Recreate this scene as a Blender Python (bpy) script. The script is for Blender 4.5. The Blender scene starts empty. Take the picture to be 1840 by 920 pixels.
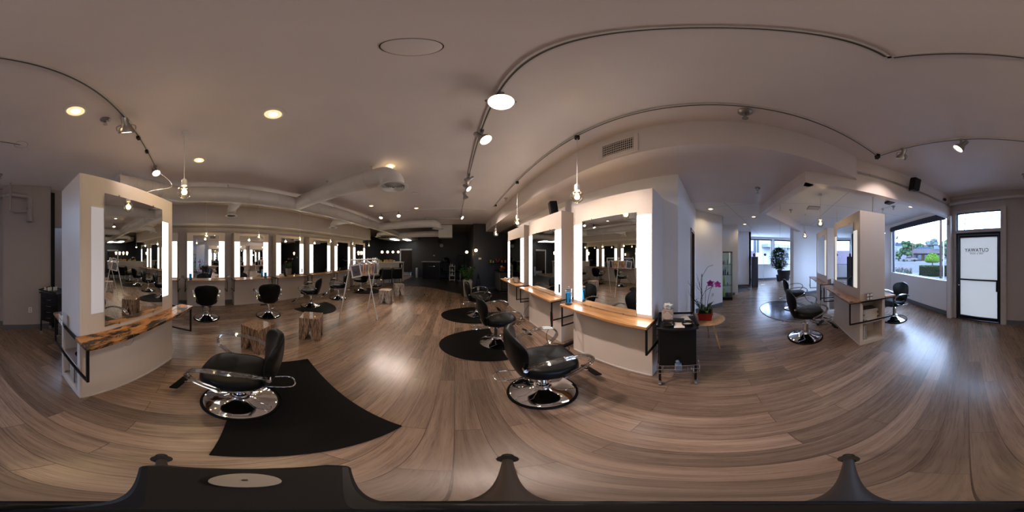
import bpy, math, random
from mathutils import Vector, Matrix
random.seed(7)
SC = bpy.context.scene
COL = SC.collection
R = math.radians

# ------------------------------------------------------------------ camera, world, exposure
cam = bpy.data.cameras.new('camera'); camo = bpy.data.objects.new('camera', cam); COL.objects.link(camo)
cam.type = 'PANO'
try: cam.panorama_type = 'EQUIRECTANGULAR'
except Exception: pass
try: cam.cycles.panorama_type = 'EQUIRECTANGULAR'
except Exception: pass
cam.clip_start = 0.02; cam.clip_end = 500
camo.location = (0, 0, 1.55); camo.rotation_euler = (R(90), 0, -R(19.76))
SC.camera = camo
SC.view_settings.view_transform = 'Standard'; SC.view_settings.look = 'None'
SC.view_settings.exposure = 0.0; SC.view_settings.gamma = 1.0
SC.view_settings.use_curve_mapping = False
try:
    SC.cycles.use_denoising = True; SC.cycles.denoiser = 'OPENIMAGEDENOISE'
    SC.cycles.max_bounces = 10; SC.cycles.diffuse_bounces = 5; SC.cycles.glossy_bounces = 6
    SC.cycles.transmission_bounces = 8; SC.cycles.transparent_max_bounces = 12
    SC.cycles.sample_clamp_indirect = 6.0; SC.cycles.blur_glossy = 0.6
    SC.cycles.caustics_refractive = False; SC.cycles.caustics_reflective = False
except Exception: pass

WORLD = 21.0
w = bpy.data.worlds.new('overcast_sky'); SC.world = w; w.use_nodes = True
nt = w.node_tree; nt.nodes.clear()
wo = nt.nodes.new('ShaderNodeOutputWorld'); bg = nt.nodes.new('ShaderNodeBackground')
tc = nt.nodes.new('ShaderNodeTexCoord'); nz = nt.nodes.new('ShaderNodeTexNoise'); cr = nt.nodes.new('ShaderNodeValToRGB')
nz.inputs['Scale'].default_value = 2.5; nz.inputs['Detail'].default_value = 4
cr.color_ramp.elements[0].position = 0.35; cr.color_ramp.elements[0].color = (0.40, 0.57, 0.92, 1)
cr.color_ramp.elements[1].position = 0.65; cr.color_ramp.elements[1].color = (0.52, 0.69, 1.0, 1)
nt.links.new(tc.outputs['Generated'], nz.inputs['Vector']); nt.links.new(nz.outputs['Fac'], cr.inputs['Fac'])
nt.links.new(cr.outputs['Color'], bg.inputs['Color']); bg.inputs['Strength'].default_value = WORLD
nt.links.new(bg.outputs[0], wo.inputs[0])

WARM = (1.0, 0.72, 0.34); WARM2 = (1.0, 0.80, 0.68)
DOWN_W = 25.0      # recessed lamps
TRACK_W = 150.0     # track heads
BULB_W = 4.5       # globe pendants
PANEL_E = 3.4      # frosted mirror light panels

def light(kind, name, loc, energy, color=(1, 1, 1), radius=0.05, direction=None, cone=None, blend=0.6, size=None, size_y=None, parent=None):
    l = bpy.data.lights.new(name, kind); l.energy = energy; l.color = color
    if kind == 'AREA':
        l.shape = 'RECTANGLE'; l.size = size; l.size_y = size_y or size
    else: l.shadow_soft_size = radius
    if kind == 'SPOT': l.spot_size = cone or R(100); l.spot_blend = blend
    o = bpy.data.objects.new(name, l); COL.objects.link(o); o.location = loc
    if direction is not None:
        o.rotation_euler = Vector(direction).to_track_quat('-Z', 'Y').to_euler()
    if parent: o.parent = parent
    return o

# daylight portals (guide the sky light through the seen windows and the added lounge glazing)
def portal(loc, rotz, sx, sy):
    l = bpy.data.lights.new('window_portal', 'AREA'); l.shape = 'RECTANGLE'; l.size = sx; l.size_y = sy
    try: l.cycles.is_portal = True
    except Exception: pass
    o = bpy.data.objects.new('window_portal', l); COL.objects.link(o); o.location = loc
    o.rotation_euler = (R(90), 0, rotz)
CS, SN = math.cos(R(24)), math.sin(R(24))
def ST(s, t): return (s*CS + t*SN, -s*SN + t*CS)

# ------------------------------------------------------------------ materials
MATS = {}
def newmat(name):
    m = bpy.data.materials.new(name); m.use_nodes = True; m.node_tree.nodes.clear()
    out = m.node_tree.nodes.new('ShaderNodeOutputMaterial')
    return m, m.node_tree, out
def N(nt, typ, **kw):
    n = nt.nodes.new(typ)
    for k, v in kw.items():
        if k.startswith('_'): setattr(n, k[1:], v)
        else: n.inputs[k.replace('__', ' ')].default_value = v
    return n
def pbr(name, col, rough=0.5, metal=0.0, noise=0.06, nscale=6.0, bump=0.0, bscale=60.0, coat=0.0, spec=0.5, trans=0.0, ior=1.45, alpha=1.0, emit=None, estr=0.0, stretch=None):
    if name in MATS: return MATS[name]
    m, nt, out = newmat(name)
    p = N(nt, 'ShaderNodeBsdfPrincipled'); p.inputs['Roughness'].default_value = rough; p.inputs['Metallic'].default_value = metal
    p.inputs['Specular IOR Level'].default_value = spec; p.inputs['Coat Weight'].default_value = coat; p.inputs['Coat Roughness'].default_value = 0.1
    p.inputs['Transmission Weight'].default_value = trans; p.inputs['IOR'].default_value = ior; p.inputs['Alpha'].default_value = alpha
    c = (*col, 1)
    tc = N(nt, 'ShaderNodeTexCoord'); mp = N(nt, 'ShaderNodeMapping')
    if stretch: mp.inputs['Scale'].default_value = stretch
    nt.links.new(tc.outputs['Object'], mp.inputs['Vector'])
    if noise > 0:
        nz = N(nt, 'ShaderNodeTexNoise'); nz.inputs['Scale'].default_value = nscale; nz.inputs['Detail'].default_value = 5
        nt.links.new(mp.outputs[0], nz.inputs['Vector'])
        rp = N(nt, 'ShaderNodeValToRGB')
        rp.color_ramp.elements[0].position = 0.3; rp.color_ramp.elements[1].position = 0.7
        rp.color_ramp.elements[0].color = (*[max(0, x*(1-noise)) for x in col], 1); rp.color_ramp.elements[1].color = (*[min(1, x*(1+noise)) for x in col], 1)
        nt.links.new(nz.outputs['Fac'], rp.inputs['Fac']); nt.links.new(rp.outputs['Color'], p.inputs['Base Color'])
    else: p.inputs['Base Color'].default_value = c
    if bump > 0:
        nb = N(nt, 'ShaderNodeTexNoise'); nb.inputs['Scale'].default_value = bscale; nb.inputs['Detail'].default_value = 4
        bm = N(nt, 'ShaderNodeBump'); bm.inputs['Strength'].default_value = bump; bm.inputs['Distance'].default_value = 0.01
        nt.links.new(mp.outputs[0], nb.inputs['Vector']); nt.links.new(nb.outputs['Fac'], bm.inputs['Height']); nt.links.new(bm.outputs[0], p.inputs['Normal'])
    if emit:
        p.inputs['Emission Color'].default_value = (*emit, 1); p.inputs['Emission Strength'].default_value = estr
    nt.links.new(p.outputs[0], out.inputs[0])
    MATS[name] = m; return m
def emis(name, col, strength):
    if name in MATS: return MATS[name]
    m, nt, out = newmat(name); e = N(nt, 'ShaderNodeEmission'); e.inputs[0].default_value = (*col, 1); e.inputs[1].default_value = strength
    nt.links.new(e.outputs[0], out.inputs[0]); MATS[name] = m; return m
def thin_glass(name, tint=(1, 1, 1), refl=0.9, rough=0.02, mixmin=0.04):
    if name in MATS: return MATS[name]
    m, nt, out = newmat(name)
    t = N(nt, 'ShaderNodeBsdfTransparent'); t.inputs[0].default_value = (*tint, 1)
    g = N(nt, 'ShaderNodeBsdfGlossy'); g.inputs['Roughness'].default_value = rough; g.inputs[0].default_value = (refl, refl, refl, 1)
    lw = N(nt, 'ShaderNodeLayerWeight'); lw.inputs['Blend'].default_value = 0.35
    mr = N(nt, 'ShaderNodeMapRange'); mr.inputs['To Min'].default_value = mixmin; mr.inputs['To Max'].default_value = 0.85
    mx = N(nt, 'ShaderNodeMixShader')
    pw = N(nt, 'ShaderNodeMath'); pw.operation = 'POWER'; pw.inputs[1].default_value = 4.0; lw.inputs['Blend'].default_value = 0.5
    nt.links.new(lw.outputs['Facing'], pw.inputs[0]); nt.links.new(pw.outputs[0], mr.inputs['Value']); nt.links.new(mr.outputs[0], mx.inputs[0])
    nt.links.new(t.outputs[0], mx.inputs[1]); nt.links.new(g.outputs[0], mx.inputs[2]); nt.links.new(mx.outputs[0], out.inputs[0])
    MATS[name] = m; return m

def plank_mat():
    m, nt, out = newmat('wood_plank_floor'); L = nt.links.new
    p = N(nt, 'ShaderNodeBsdfPrincipled')
    tc = N(nt, 'ShaderNodeTexCoord'); mp = N(nt, 'ShaderNodeMapping'); mp.inputs['Rotation'].default_value = (0, 0, R(90)); mp.inputs['Location'].default_value = (0.4, 0.007, 0)
    L(tc.outputs['Object'], mp.inputs['Vector'])
    br = N(nt, 'ShaderNodeTexBrick'); br.offset = 0.37; br.offset_frequency = 2
    br.inputs['Scale'].default_value = 1.0; br.inputs['Brick Width'].default_value = 1.22; br.inputs['Row Height'].default_value = 0.148
    br.inputs['Mortar Size'].default_value = 0.0022; br.inputs['Mortar Smooth'].default_value = 0.3; br.inputs['Bias'].default_value = 0.0
    br.inputs['Color1'].default_value = (0, 0, 0, 1); br.inputs['Color2'].default_value = (1, 1, 1, 1); br.inputs['Mortar'].default_value = (0.5, 0.5, 0.5, 1)
    L(mp.outputs[0], br.inputs['Vector'])
    # grain, stretched along the planks
    mg = N(nt, 'ShaderNodeMapping'); mg.inputs['Scale'].default_value = (16.0, 0.75, 1.0); L(tc.outputs['Object'], mg.inputs['Vector'])
    addv = N(nt, 'ShaderNodeVectorMath'); addv.operation = 'MULTIPLY_ADD'; addv.inputs[1].default_value = (7, 13, 5)
    L(br.outputs['Color'], addv.inputs[0]); L(mg.outputs[0], addv.inputs[2])
    n1 = N(nt, 'ShaderNodeTexNoise'); n1.inputs['Scale'].default_value = 1.6; n1.inputs['Detail'].default_value = 8; n1.inputs['Roughness'].default_value = 0.62; n1.inputs['Distortion'].default_value = 0.15
    L(addv.outputs[0], n1.inputs['Vector'])
    n2 = N(nt, 'ShaderNodeTexNoise'); n2.inputs['Scale'].default_value = 5.5; n2.inputs['Detail'].default_value = 6; n2.inputs['Roughness'].default_value = 0.7
    L(addv.outputs[0], n2.inputs['Vector'])
    r1 = N(nt, 'ShaderNodeValToRGB'); e = r1.color_ramp.elements
    e[0].position = 0.20; e[0].color = (0.100, 0.062, 0.044, 1); e[1].position = 0.80; e[1].color = (0.310, 0.222, 0.172, 1)
    k = r1.color_ramp.elements.new(0.5); k.color = (0.205, 0.139, 0.102, 1)
    L(n1.outputs['Fac'], r1.inputs['Fac'])
    hs = N(nt, 'ShaderNodeMapRange'); hs.inputs['To Min'].default_value = 0.66; hs.inputs['To Max'].default_value = 1.28; L(br.outputs['Color'], hs.inputs['Value'])
    r2 = N(nt, 'ShaderNodeMapRange'); r2.inputs['From Min'].default_value = 0.3; r2.inputs['From Max'].default_value = 0.7; r2.inputs['To Min'].default_value = 0.90; r2.inputs['To Max'].default_value = 1.07; L(n2.outputs['Fac'], r2.inputs['Value'])
    mu = N(nt, 'ShaderNodeMath'); mu.operation = 'MULTIPLY'; L(hs.outputs[0], mu.inputs[0]); L(r2.outputs[0], mu.inputs[1])
    sc = N(nt, 'ShaderNodeVectorMath'); sc.operation = 'SCALE'; L(r1.outputs['Color'], sc.inputs[0]); L(mu.outputs[0], sc.inputs['Scale'])
    mix = N(nt, 'ShaderNodeMix'); mix.data_type = 'RGBA'; mix.inputs[7].default_value = (0.05, 0.03, 0.022, 1)
    L(br.outputs['Fac'], mix.inputs[0]); L(sc.outputs[0], mix.inputs[6]); L(mix.outputs[2], p.inputs['Base Color'])
    rr = N(nt, 'ShaderNodeMapRange'); rr.inputs['To Min'].default_value = 0.20; rr.inputs['To Max'].default_value = 0.36; L(n2.outputs['Fac'], rr.inputs['Value']); L(rr.outputs[0], p.inputs['Roughness'])
    bm = N(nt, 'ShaderNodeBump'); bm.inputs['Strength'].default_value = 0.25; bm.inputs['Distance'].default_value = 0.002
    sb = N(nt, 'ShaderNodeMath'); sb.operation = 'SUBTRACT'; L(n2.outputs['Fac'], sb.inputs[0]); L(br.outputs['Fac'], sb.inputs[1]); L(sb.outputs[0], bm.inputs['Height']); L(bm.outputs[0], p.inputs['Normal'])
    L(p.outputs[0], out.inputs[0]); return m
M_floor = plank_mat()
def grid_mat(name, base, line, bw, rh, mort, rot, rough=0.7):
    m, nt, out = newmat(name); L = nt.links.new
    p = N(nt, 'ShaderNodeBsdfPrincipled'); p.inputs['Roughness'].default_value = rough
    tc = N(nt, 'ShaderNodeTexCoord'); mp = N(nt, 'ShaderNodeMapping'); mp.inputs['Rotation'].default_value = (0, 0, rot); L(tc.outputs['Object'], mp.inputs['Vector'])
    br = N(nt, 'ShaderNodeTexBrick'); br.offset = 0.0; br.inputs['Scale'].default_value = 1.0; br.inputs['Brick Width'].default_value = bw; br.inputs['Row Height'].default_value = rh
    br.inputs['Mortar Size'].default_value = mort; br.inputs['Color1'].default_value = (*base, 1); br.inputs['Color2'].default_value = (*[x*0.97 for x in base], 1); br.inputs['Mortar'].default_value = (*line, 1)
    L(mp.outputs[0], br.inputs['Vector']); L(br.outputs['Color'], p.inputs['Base Color'])
    nb = N(nt, 'ShaderNodeTexNoise'); nb.inputs['Scale'].default_value = 90; bm = N(nt, 'ShaderNodeBump'); bm.inputs['Strength'].default_value = 0.15; bm.inputs['Distance'].default_value = 0.004
    L(nb.outputs['Fac'], bm.inputs['Height']); L(bm.outputs[0], p.inputs['Normal'])
    L(p.outputs[0], out.inputs[0]); return m
M_tbar = grid_mat('panel_ceiling', (0.78, 0.77, 0.77), (0.50, 0.50, 0.53), 1.22, 1.22, 0.009, R(24))
M_dtile = grid_mat('dark_tile_floor', (0.020, 0.019, 0.020), (0.012, 0.011, 0.011), 0.6, 0.6, 0.004, R(0), 0.35)
M_ceil = pbr('painted_ceiling', (0.73, 0.665, 0.665), 0.38, noise=0.04, nscale=2.0, bump=0.12, bscale=9.0)
M_wall = pbr('painted_wall', (0.54, 0.50, 0.485), 0.55, noise=0.02, nscale=1.5, bump=0.05, bscale=120)
M_wallw = pbr('white_wall', (0.76, 0.74, 0.75), 0.55, noise=0.02, nscale=1.5, bump=0.05, bscale=120)
M_fwall = pbr('front_wall_paint', (0.36, 0.325, 0.32), 0.55, noise=0.03, nscale=1.5, bump=0.05, bscale=120)
M_dark = pbr('charcoal_wall', (0.030, 0.031, 0.037), 0.5, noise=0.08, nscale=2.0, bump=0.05, bscale=90)
M_base = pbr('grey_baseboard', (0.10, 0.105, 0.125), 0.45, noise=0.05)
M_unit = pbr('laminate_greige', (0.62, 0.56, 0.525), 0.42, noise=0.015, nscale=3)
M_trim = pbr('white_trim', (0.62, 0.60, 0.60), 0.4, noise=0.02)
M_mirror = pbr('mirror_silver', (0.80, 0.82, 0.82), 0.005, 1.0, noise=0)
M_panel = emis('frosted_light_panel', (1.0, 0.965, 0.91), PANEL_E)
M_panelr = emis('frosted_light_panel_bright', (1.0, 0.955, 0.92), 7.5)
M_panelm = emis('frosted_light_panel_soft', (1.0, 0.93, 0.86), 0.75)
M_paneloff = pbr('frosted_panel_dim', (0.62, 0.63, 0.70), 0.25, noise=0.0, emit=(0.85, 0.88, 1.0), estr=0.18)
M_blackm = pbr('black_metal', (0.006, 0.006, 0.007), 0.4, noise=0.05, spec=0.25)
M_chrome = pbr('chrome', (0.78, 0.78, 0.80), 0.06, 1.0, noise=0.0)
M_nickel = pbr('brushed_nickel', (0.36, 0.35, 0.34), 0.32, 1.0, noise=0.05)
M_leather = pbr('black_vinyl', (0.0045, 0.0045, 0.005), 0.36, noise=0.1, nscale=20, bump=0.05, bscale=220, spec=0.16)
M_rubber = pbr('black_rubber', (0.0035, 0.0034, 0.0036), 0.5, noise=0.15, nscale=3, bump=0.1, bscale=160, spec=0.10)
M_plastic = pbr('black_plastic', (0.007, 0.007, 0.008), 0.32, noise=0.05, spec=0.25)
M_white = pbr('white_plastic', (0.72, 0.71, 0.68), 0.4, noise=0.02)
M_offw = pbr('whitewashed_metal', (0.60, 0.565, 0.53), 0.5, noise=0.05)
M_acryl = thin_glass('clear_acrylic', (0.80, 0.80, 0.79), 1.0, 0.05, 0.14)
M_bulb = thin_glass('clear_bulb_glass', (0.90, 0.86, 0.78), 1.0, 0.05, 0.16)
M_pane = thin_glass('window_glass', (0.97, 0.99, 1.0), 0.8, 0.0, 0.02)
M_fil = emis('filament', (1.0, 0.62, 0.26), 26.0)
M_lamp = emis('lamp_face', (1.0, 0.80, 0.58), 9.0)
M_lampc = emis('lamp_face_center', (1.0, 0.74, 0.42), 14.0)
M_refl = emis('lamp_reflector', (1.0, 0.60, 0.32), 1.5)
M_globe = emis('opal_globe', (1.0, 0.66, 0.36), 7.0)
M_fluor = emis('fluorescent_tube', (1.0, 0.98, 0.92), 6.0)
M_duct = pbr('painted_duct', (0.66, 0.63, 0.60), 0.34, noise=0.05, nscale=4)
M_red = pbr('red_lacquer', (0.28, 0.012, 0.010), 0.25, noise=0.1)
M_leaf = pbr('leaf_green', (0.035, 0.085, 0.025), 0.4, noise=0.35, nscale=14)
M_leafl = pbr('leaf_light_green', (0.10, 0.23, 0.05), 0.45, noise=0.35, nscale=12)
M_leafo = pbr('hedge_green', (0.0280, 0.0440, 0.0096), 0.85, spec=0.03, noise=0.5, nscale=9, bump=0.8, bscale=30)
M_topi = pbr('topiary_green', (0.0467, 0.0892, 0.0110), 0.85, spec=0.03, noise=0.45, nscale=12, bump=0.8, bscale=30)
M_tree = pbr('tree_green', (0.0224, 0.0400, 0.0176), 0.85, spec=0.03, noise=0.5, nscale=1.5, bump=0.8, bscale=4)
M_bark = pbr('bark_brown', (0.03, 0.018, 0.012), 0.8, noise=0.3, spec=0.03)
M_mag = pbr('magenta_petal', (0.42, 0.03, 0.30), 0.5, noise=0.2, nscale=30)
M_paper = pbr('paper_white', (0.68, 0.63, 0.60), 0.6, noise=0.05)
M_fab = pbr('tissue_box_pattern', (0.30, 0.235, 0.20), 0.6, noise=0.4, nscale=40)
M_blue = pbr('blue_disinfectant', (0.02, 0.36, 0.78), 0.15, noise=0.0, emit=(0.0, 0.25, 0.8), estr=0.0)
M_asph = pbr('asphalt', (0.0365, 0.0365, 0.0395), 0.85, spec=0.03, noise=0.1, nscale=0.6)
M_conc = pbr('concrete', (0.0585, 0.0577, 0.0585), 0.85, spec=0.03, noise=0.08, nscale=1.2)

def wood_mat(name, c1, c2, c3, sc=(1.2, 14, 14), dark=0.5, rough=0.35, dist=1.4, patch=None, rng=(0.3, 0.7)):
    m, nt, out = newmat(name); L = nt.links.new
    p = N(nt, 'ShaderNodeBsdfPrincipled'); p.inputs['Roughness'].default_value = rough; p.inputs['Coat Weight'].default_value = 0.25
    tc = N(nt, 'ShaderNodeTexCoord'); mp = N(nt, 'ShaderNodeMapping'); mp.inputs['Scale'].default_value = sc; L(tc.outputs['Object'], mp.inputs['Vector'])
    n1 = N(nt, 'ShaderNodeTexNoise'); n1.inputs['Scale'].default_value = 2.0; n1.inputs['Detail'].default_value = 8; n1.inputs['Distortion'].default_value = dist; L(mp.outputs[0], n1.inputs['Vector'])
    r = N(nt, 'ShaderNodeValToRGB'); e = r.color_ramp.elements; e[0].position = rng[0]; e[0].color = (*c1, 1); e[1].position = rng[1]; e[1].color = (*c3, 1)
    k = e.new(dark); k.color = (*c2, 1); L(n1.outputs['Fac'], r.inputs['Fac'])
    if patch:
        mp2 = N(nt, 'ShaderNodeMapping'); mp2.inputs['Scale'].default_value = (1.0, 2.6, 2.6); L(tc.outputs['Object'], mp2.inputs['Vector'])
        n3 = N(nt, 'ShaderNodeTexNoise'); n3.inputs['Scale'].default_value = 5.5; n3.inputs['Detail'].default_value = 7; n3.inputs['Roughness'].default_value = 0.7; L(mp2.outputs[0], n3.inputs['Vector'])
        r3 = N(nt, 'ShaderNodeValToRGB'); r3.color_ramp.elements[0].position = patch[0]; r3.color_ramp.elements[1].position = patch[0]+0.06; L(n3.outputs['Fac'], r3.inputs['Fac'])
        mxx = N(nt, 'ShaderNodeMix'); mxx.data_type = 'RGBA'; mxx.inputs[7].default_value = (*patch[1], 1); L(r3.outputs['Color'], mxx.inputs[0]); L(r.outputs['Color'], mxx.inputs[6]); L(mxx.outputs[2], p.inputs['Base Color'])
    else: L(r.outputs['Color'], p.inputs['Base Color'])
    bm = N(nt, 'ShaderNodeBump'); bm.inputs['Strength'].default_value = 0.2; bm.inputs['Distance'].default_value = 0.002; L(n1.outputs['Fac'], bm.inputs['Height']); L(bm.outputs[0], p.inputs['Normal'])
    L(p.outputs[0], out.inputs[0]); return m
M_shelf = wood_mat('honey_shelf_wood', (0.26, 0.12, 0.045), (0.44, 0.22, 0.085), (0.58, 0.31, 0.13))
M_shelfd = wood_mat('reclaimed_shelf_wood', (0.030, 0.014, 0.007), (0.30, 0.13, 0.04), (0.46, 0.22, 0.075), (1.6, 9, 9), 0.42, dist=0.6, patch=(0.485, (0.012, 0.007, 0.005)))
M_shelfg = wood_mat('weathered_shelf_wood', (0.10, 0.055, 0.03), (0.36, 0.20, 0.11), (0.52, 0.32, 0.20), (1.6, 9, 9), 0.42, dist=0.6, patch=(0.56, (0.05, 0.028, 0.02)))
M_stump = wood_mat('driftwood_sticks', (0.045, 0.028, 0.018), (0.19, 0.115, 0.07), (0.34, 0.20, 0.125), (48, 48, 4), 0.5, 0.85, dist=0.3, rng=(0.40, 0.60))
M_stumpl = wood_mat('pale_driftwood', (0.14, 0.10, 0.085), (0.36, 0.28, 0.23), (0.58, 0.50, 0.44), (48, 48, 4), 0.5, 0.85, dist=0.3, rng=(0.40, 0.60))
M_twood = wood_mat('pale_table_wood', (0.36, 0.20, 0.10), (0.48, 0.29, 0.15), (0.58, 0.38, 0.22), (8, 8, 2))
M_brown = wood_mat('dark_door_wood', (0.03, 0.015, 0.01), (0.06, 0.032, 0.02), (0.09, 0.05, 0.03), (8, 8, 1))

# ------------------------------------------------------------------ mesh builder
class MB:
    def __init__(s): s.v = []; s.f = []; s.mi = []; s.cur = 0
    def add(s, vs, fs):
        o = len(s.v); s.v += [tuple(v) for v in vs]; s.f += [tuple(i+o for i in f) for f in fs]; s.mi += [s.cur]*len(fs); return s
    def box(s, c, d, rotz=0.0, M=None):
        hx, hy, hz = d[0]/2, d[1]/2, d[2]/2
        vs = [Vector((x*hx, y*hy, z*hz)) for z in (-1, 1) for y in (-1, 1) for x in (-1, 1)]
        if M is not None: vs = [M @ v for v in vs]
        if rotz: vs = [Matrix.Rotation(rotz, 3, 'Z') @ v for v in vs]
        vs = [v + Vector(c) for v in vs]
        return s.add(vs, [(0, 2, 3, 1), (4, 5, 7, 6), (0, 1, 5, 4), (2, 6, 7, 3), (0, 4, 6, 2), (1, 3, 7, 5)])
    def bb(s, x0, x1, y0, y1, z0, z1): return s.box(((x0+x1)/2, (y0+y1)/2, (z0+z1)/2), (abs(x1-x0), abs(y1-y0), abs(z1-z0)))
    def prism(s, poly, z0, z1):
        a = sum(poly[i][0]*poly[(i+1) % len(poly)][1]-poly[(i+1) % len(poly)][0]*poly[i][1] for i in range(len(poly)))
        if a < 0: poly = poly[::-1]
        n = len(poly); vs = [(x, y, z0) for x, y in poly]+[(x, y, z1) for x, y in poly]
        return s.add(vs, [tuple(range(n))[::-1], tuple(range(n, 2*n))]+[(i, (i+1) % n, n+(i+1) % n, n+i) for i in range(n)])
    def ring_loft(s, rings, cap0=True, cap1=True, closed=False):
        n = len(rings[0]); vs = [v for r in rings for v in r]; fs = []
        m = len(rings)
        for k in range(m if closed else m-1):
            a, b = k*n, ((k+1) % m)*n
            for i in range(n): fs.append((a+i, a+(i+1) % n, b+(i+1) % n, b+i))
        if not closed:
            if cap0: fs.append(tuple(range(n))[::-1])
            if cap1: fs.append(tuple(range((m-1)*n, m*n)))
        return s.add(vs, fs)
    def tube(s, pts, r, n=8, closed=False, flat=None, r1=None, up=(0, 0, 1)):
        P = [Vector(p) for p in pts]; m = len(P); rings = []
        prev = None
        for i in range(m):
            if closed: t = P[(i+1) % m]-P[i-1]
            else: t = P[min(i+1, m-1)]-P[max(i-1, 0)]
            if t.length < 1e-9: t = Vector((0, 0, 1))
            t.normalize()
            if prev is None or flat:
                u = Vector(up); u = u-t*u.dot(t)
                if u.length < 1e-3: u = Vector((1, 0, 0))-t*t.x
                if u.length < 1e-3: u = Vector((0, 1, 0))
            else: u = prev-t*prev.dot(t)
            u.normalize(); prev = u; b = t.cross(u)
            rr = r if r1 is None else r+(r1-r)*i/(m-1)
            if callable(r): rr = r(i/(m-1))
            ru, rb = (rr, rr) if not flat else (flat[0], flat[1])
            rings.append([P[i]+u*ru*math.cos(2*math.pi*k/n)+b*rb*math.sin(2*math.pi*k/n) for k in range(n)])
        return s.ring_loft(rings, closed=closed)
    def cyl(s, p0, p1, r0, r1=None, n=20): return s.tube([p0, p1], r0, n, r1=r0 if r1 is None else r1)
    def lathe(s, prof, c=(0, 0, 0), n=28, M=None, cap0=False, cap1=False):
        rings = []
        for r, z in prof:
            ring = [Vector((r*math.cos(2*math.pi*k/n), r*math.sin(2*math.pi*k/n), z)) for k in range(n)]
            if M is not None: ring = [M @ v for v in ring]
            rings.append([v+Vector(c) for v in ring])
        return s.ring_loft(rings, cap0, cap1)
    def ball(s, c, r, n=12, m=8, sc=(1, 1, 1), jit=0.0):
        rings = []
        for j in range(1, m):
            a = math.pi*j/m-math.pi/2
            ring = []
            for k in range(n):
                q = 1+random.uniform(-jit, jit)
                ring.append(Vector(c)+Vector((r*q*math.cos(a)*math.cos(2*math.pi*k/n)*sc[0], r*q*math.cos(a)*math.sin(2*math.pi*k/n)*sc[1], r*q*math.sin(a)*sc[2])))
            rings.append(ring)
        return s.ring_loft(rings)
    def leaf(s, p, d, l, wd, up=(0, 0, 1), droop=0.2):
        p = Vector(p); d = Vector(d).normalized(); u = Vector(up); sd = d.cross(u)
        if sd.length < 1e-3: sd = Vector((1, 0, 0))
        sd.normalize()
        nn = sd.cross(d)
        a = p; b = p+d*l*0.45+sd*wd/2+nn*l*0.03; c = p+d*l*0.45-sd*wd/2+nn*l*0.03; e = p+d*l-Vector((0, 0, l*droop)); mid = p+d*l*0.5
        return s.add([a, b, e, c, mid], [(0, 1, 4), (1, 2, 4), (0, 4, 3), (4, 2, 3)])
    def build(s, name, mat, parent=None, loc=None, rotz=0, bevel=0.0, smooth=True, angle=38, subsurf=0, solid=0.0):
        me = bpy.data.meshes.new(name); me.from_pydata(s.v, [], s.f); me.update()
        mats = mat if isinstance(mat, (list, tuple)) else [mat]
        for m in mats: me.materials.append(m)
        if len(mats) > 1: me.polygons.foreach_set('material_index', s.mi)
        if smooth:
            me.polygons.foreach_set('use_smooth', [True]*len(me.polygons))
            try: me.set_sharp_from_angle(angle=R(angle))
            except Exception: pass
        o = bpy.data.objects.new(name, me); COL.objects.link(o)
        if parent: o.parent = parent
        if loc: o.location = loc
        if rotz: o.rotation_euler = (0, 0, rotz)
        if solid:
            sm = o.modifiers.new('solid', 'SOLIDIFY'); sm.thickness = solid; sm.offset = 0
        if bevel:
            b = o.modifiers.new('bevel', 'BEVEL'); b.width = bevel; b.segments = 2; b.limit_method = 'ANGLE'; b.angle_limit = R(40)
        if subsurf:
            b = o.modifiers.new('sub', 'SUBSURF'); b.levels = subsurf; b.render_levels = subsurf
        return o
def tag(o, label=None, cat=None, group=None, kind=None):
    if label: o['label'] = label
    if cat: o['category'] = cat
    if group: o['group'] = group
    if kind: o['kind'] = kind
    return o
def thing(name, label, cat, loc=(0, 0, 0), rotz=0, group=None):
    o = bpy.data.objects.new(name, None); COL.objects.link(o); o.location = loc; o.rotation_euler = (0, 0, rotz); o.empty_display_size = 0.1
    return tag(o, label, cat, group)
def struct(name, mb, mat, **kw): return tag(mb.build(name, mat, **kw), kind='structure')
def kids(o): return [c for c in bpy.data.objects if c.parent == o]
def dup(root, loc, rotz, label, group=None, name=None, skip=()):
    def rec(o, parent):
        c = o.copy(); COL.objects.link(c); c.parent = parent
        for k in kids(o):
            if k.name.split('.')[0] not in skip: rec(k, c)
        return c
    r = rec(root, None); r.location = loc; r.rotation_euler = (0, 0, rotz); r['label'] = label
    if group: r['group'] = group
    return r
def bez(p, n=24):
    "catmull-rom through points"
    P = [Vector(q) for q in p]; P = [P[0]*2-P[1]]+P+[P[-1]*2-P[-2]]; out = []
    seg = len(P)-3
    for i in range(seg):
        a, b, c, d = P[i:i+4]
        k = max(2, n//seg)
        for j in range(k):
            t = j/k
            out.append(0.5*((2*b)+(c-a)*t+(2*a-5*b+4*c-d)*t*t+(3*b-a-3*c+d)*t**3))
    out.append(P[-2]); return out
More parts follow.
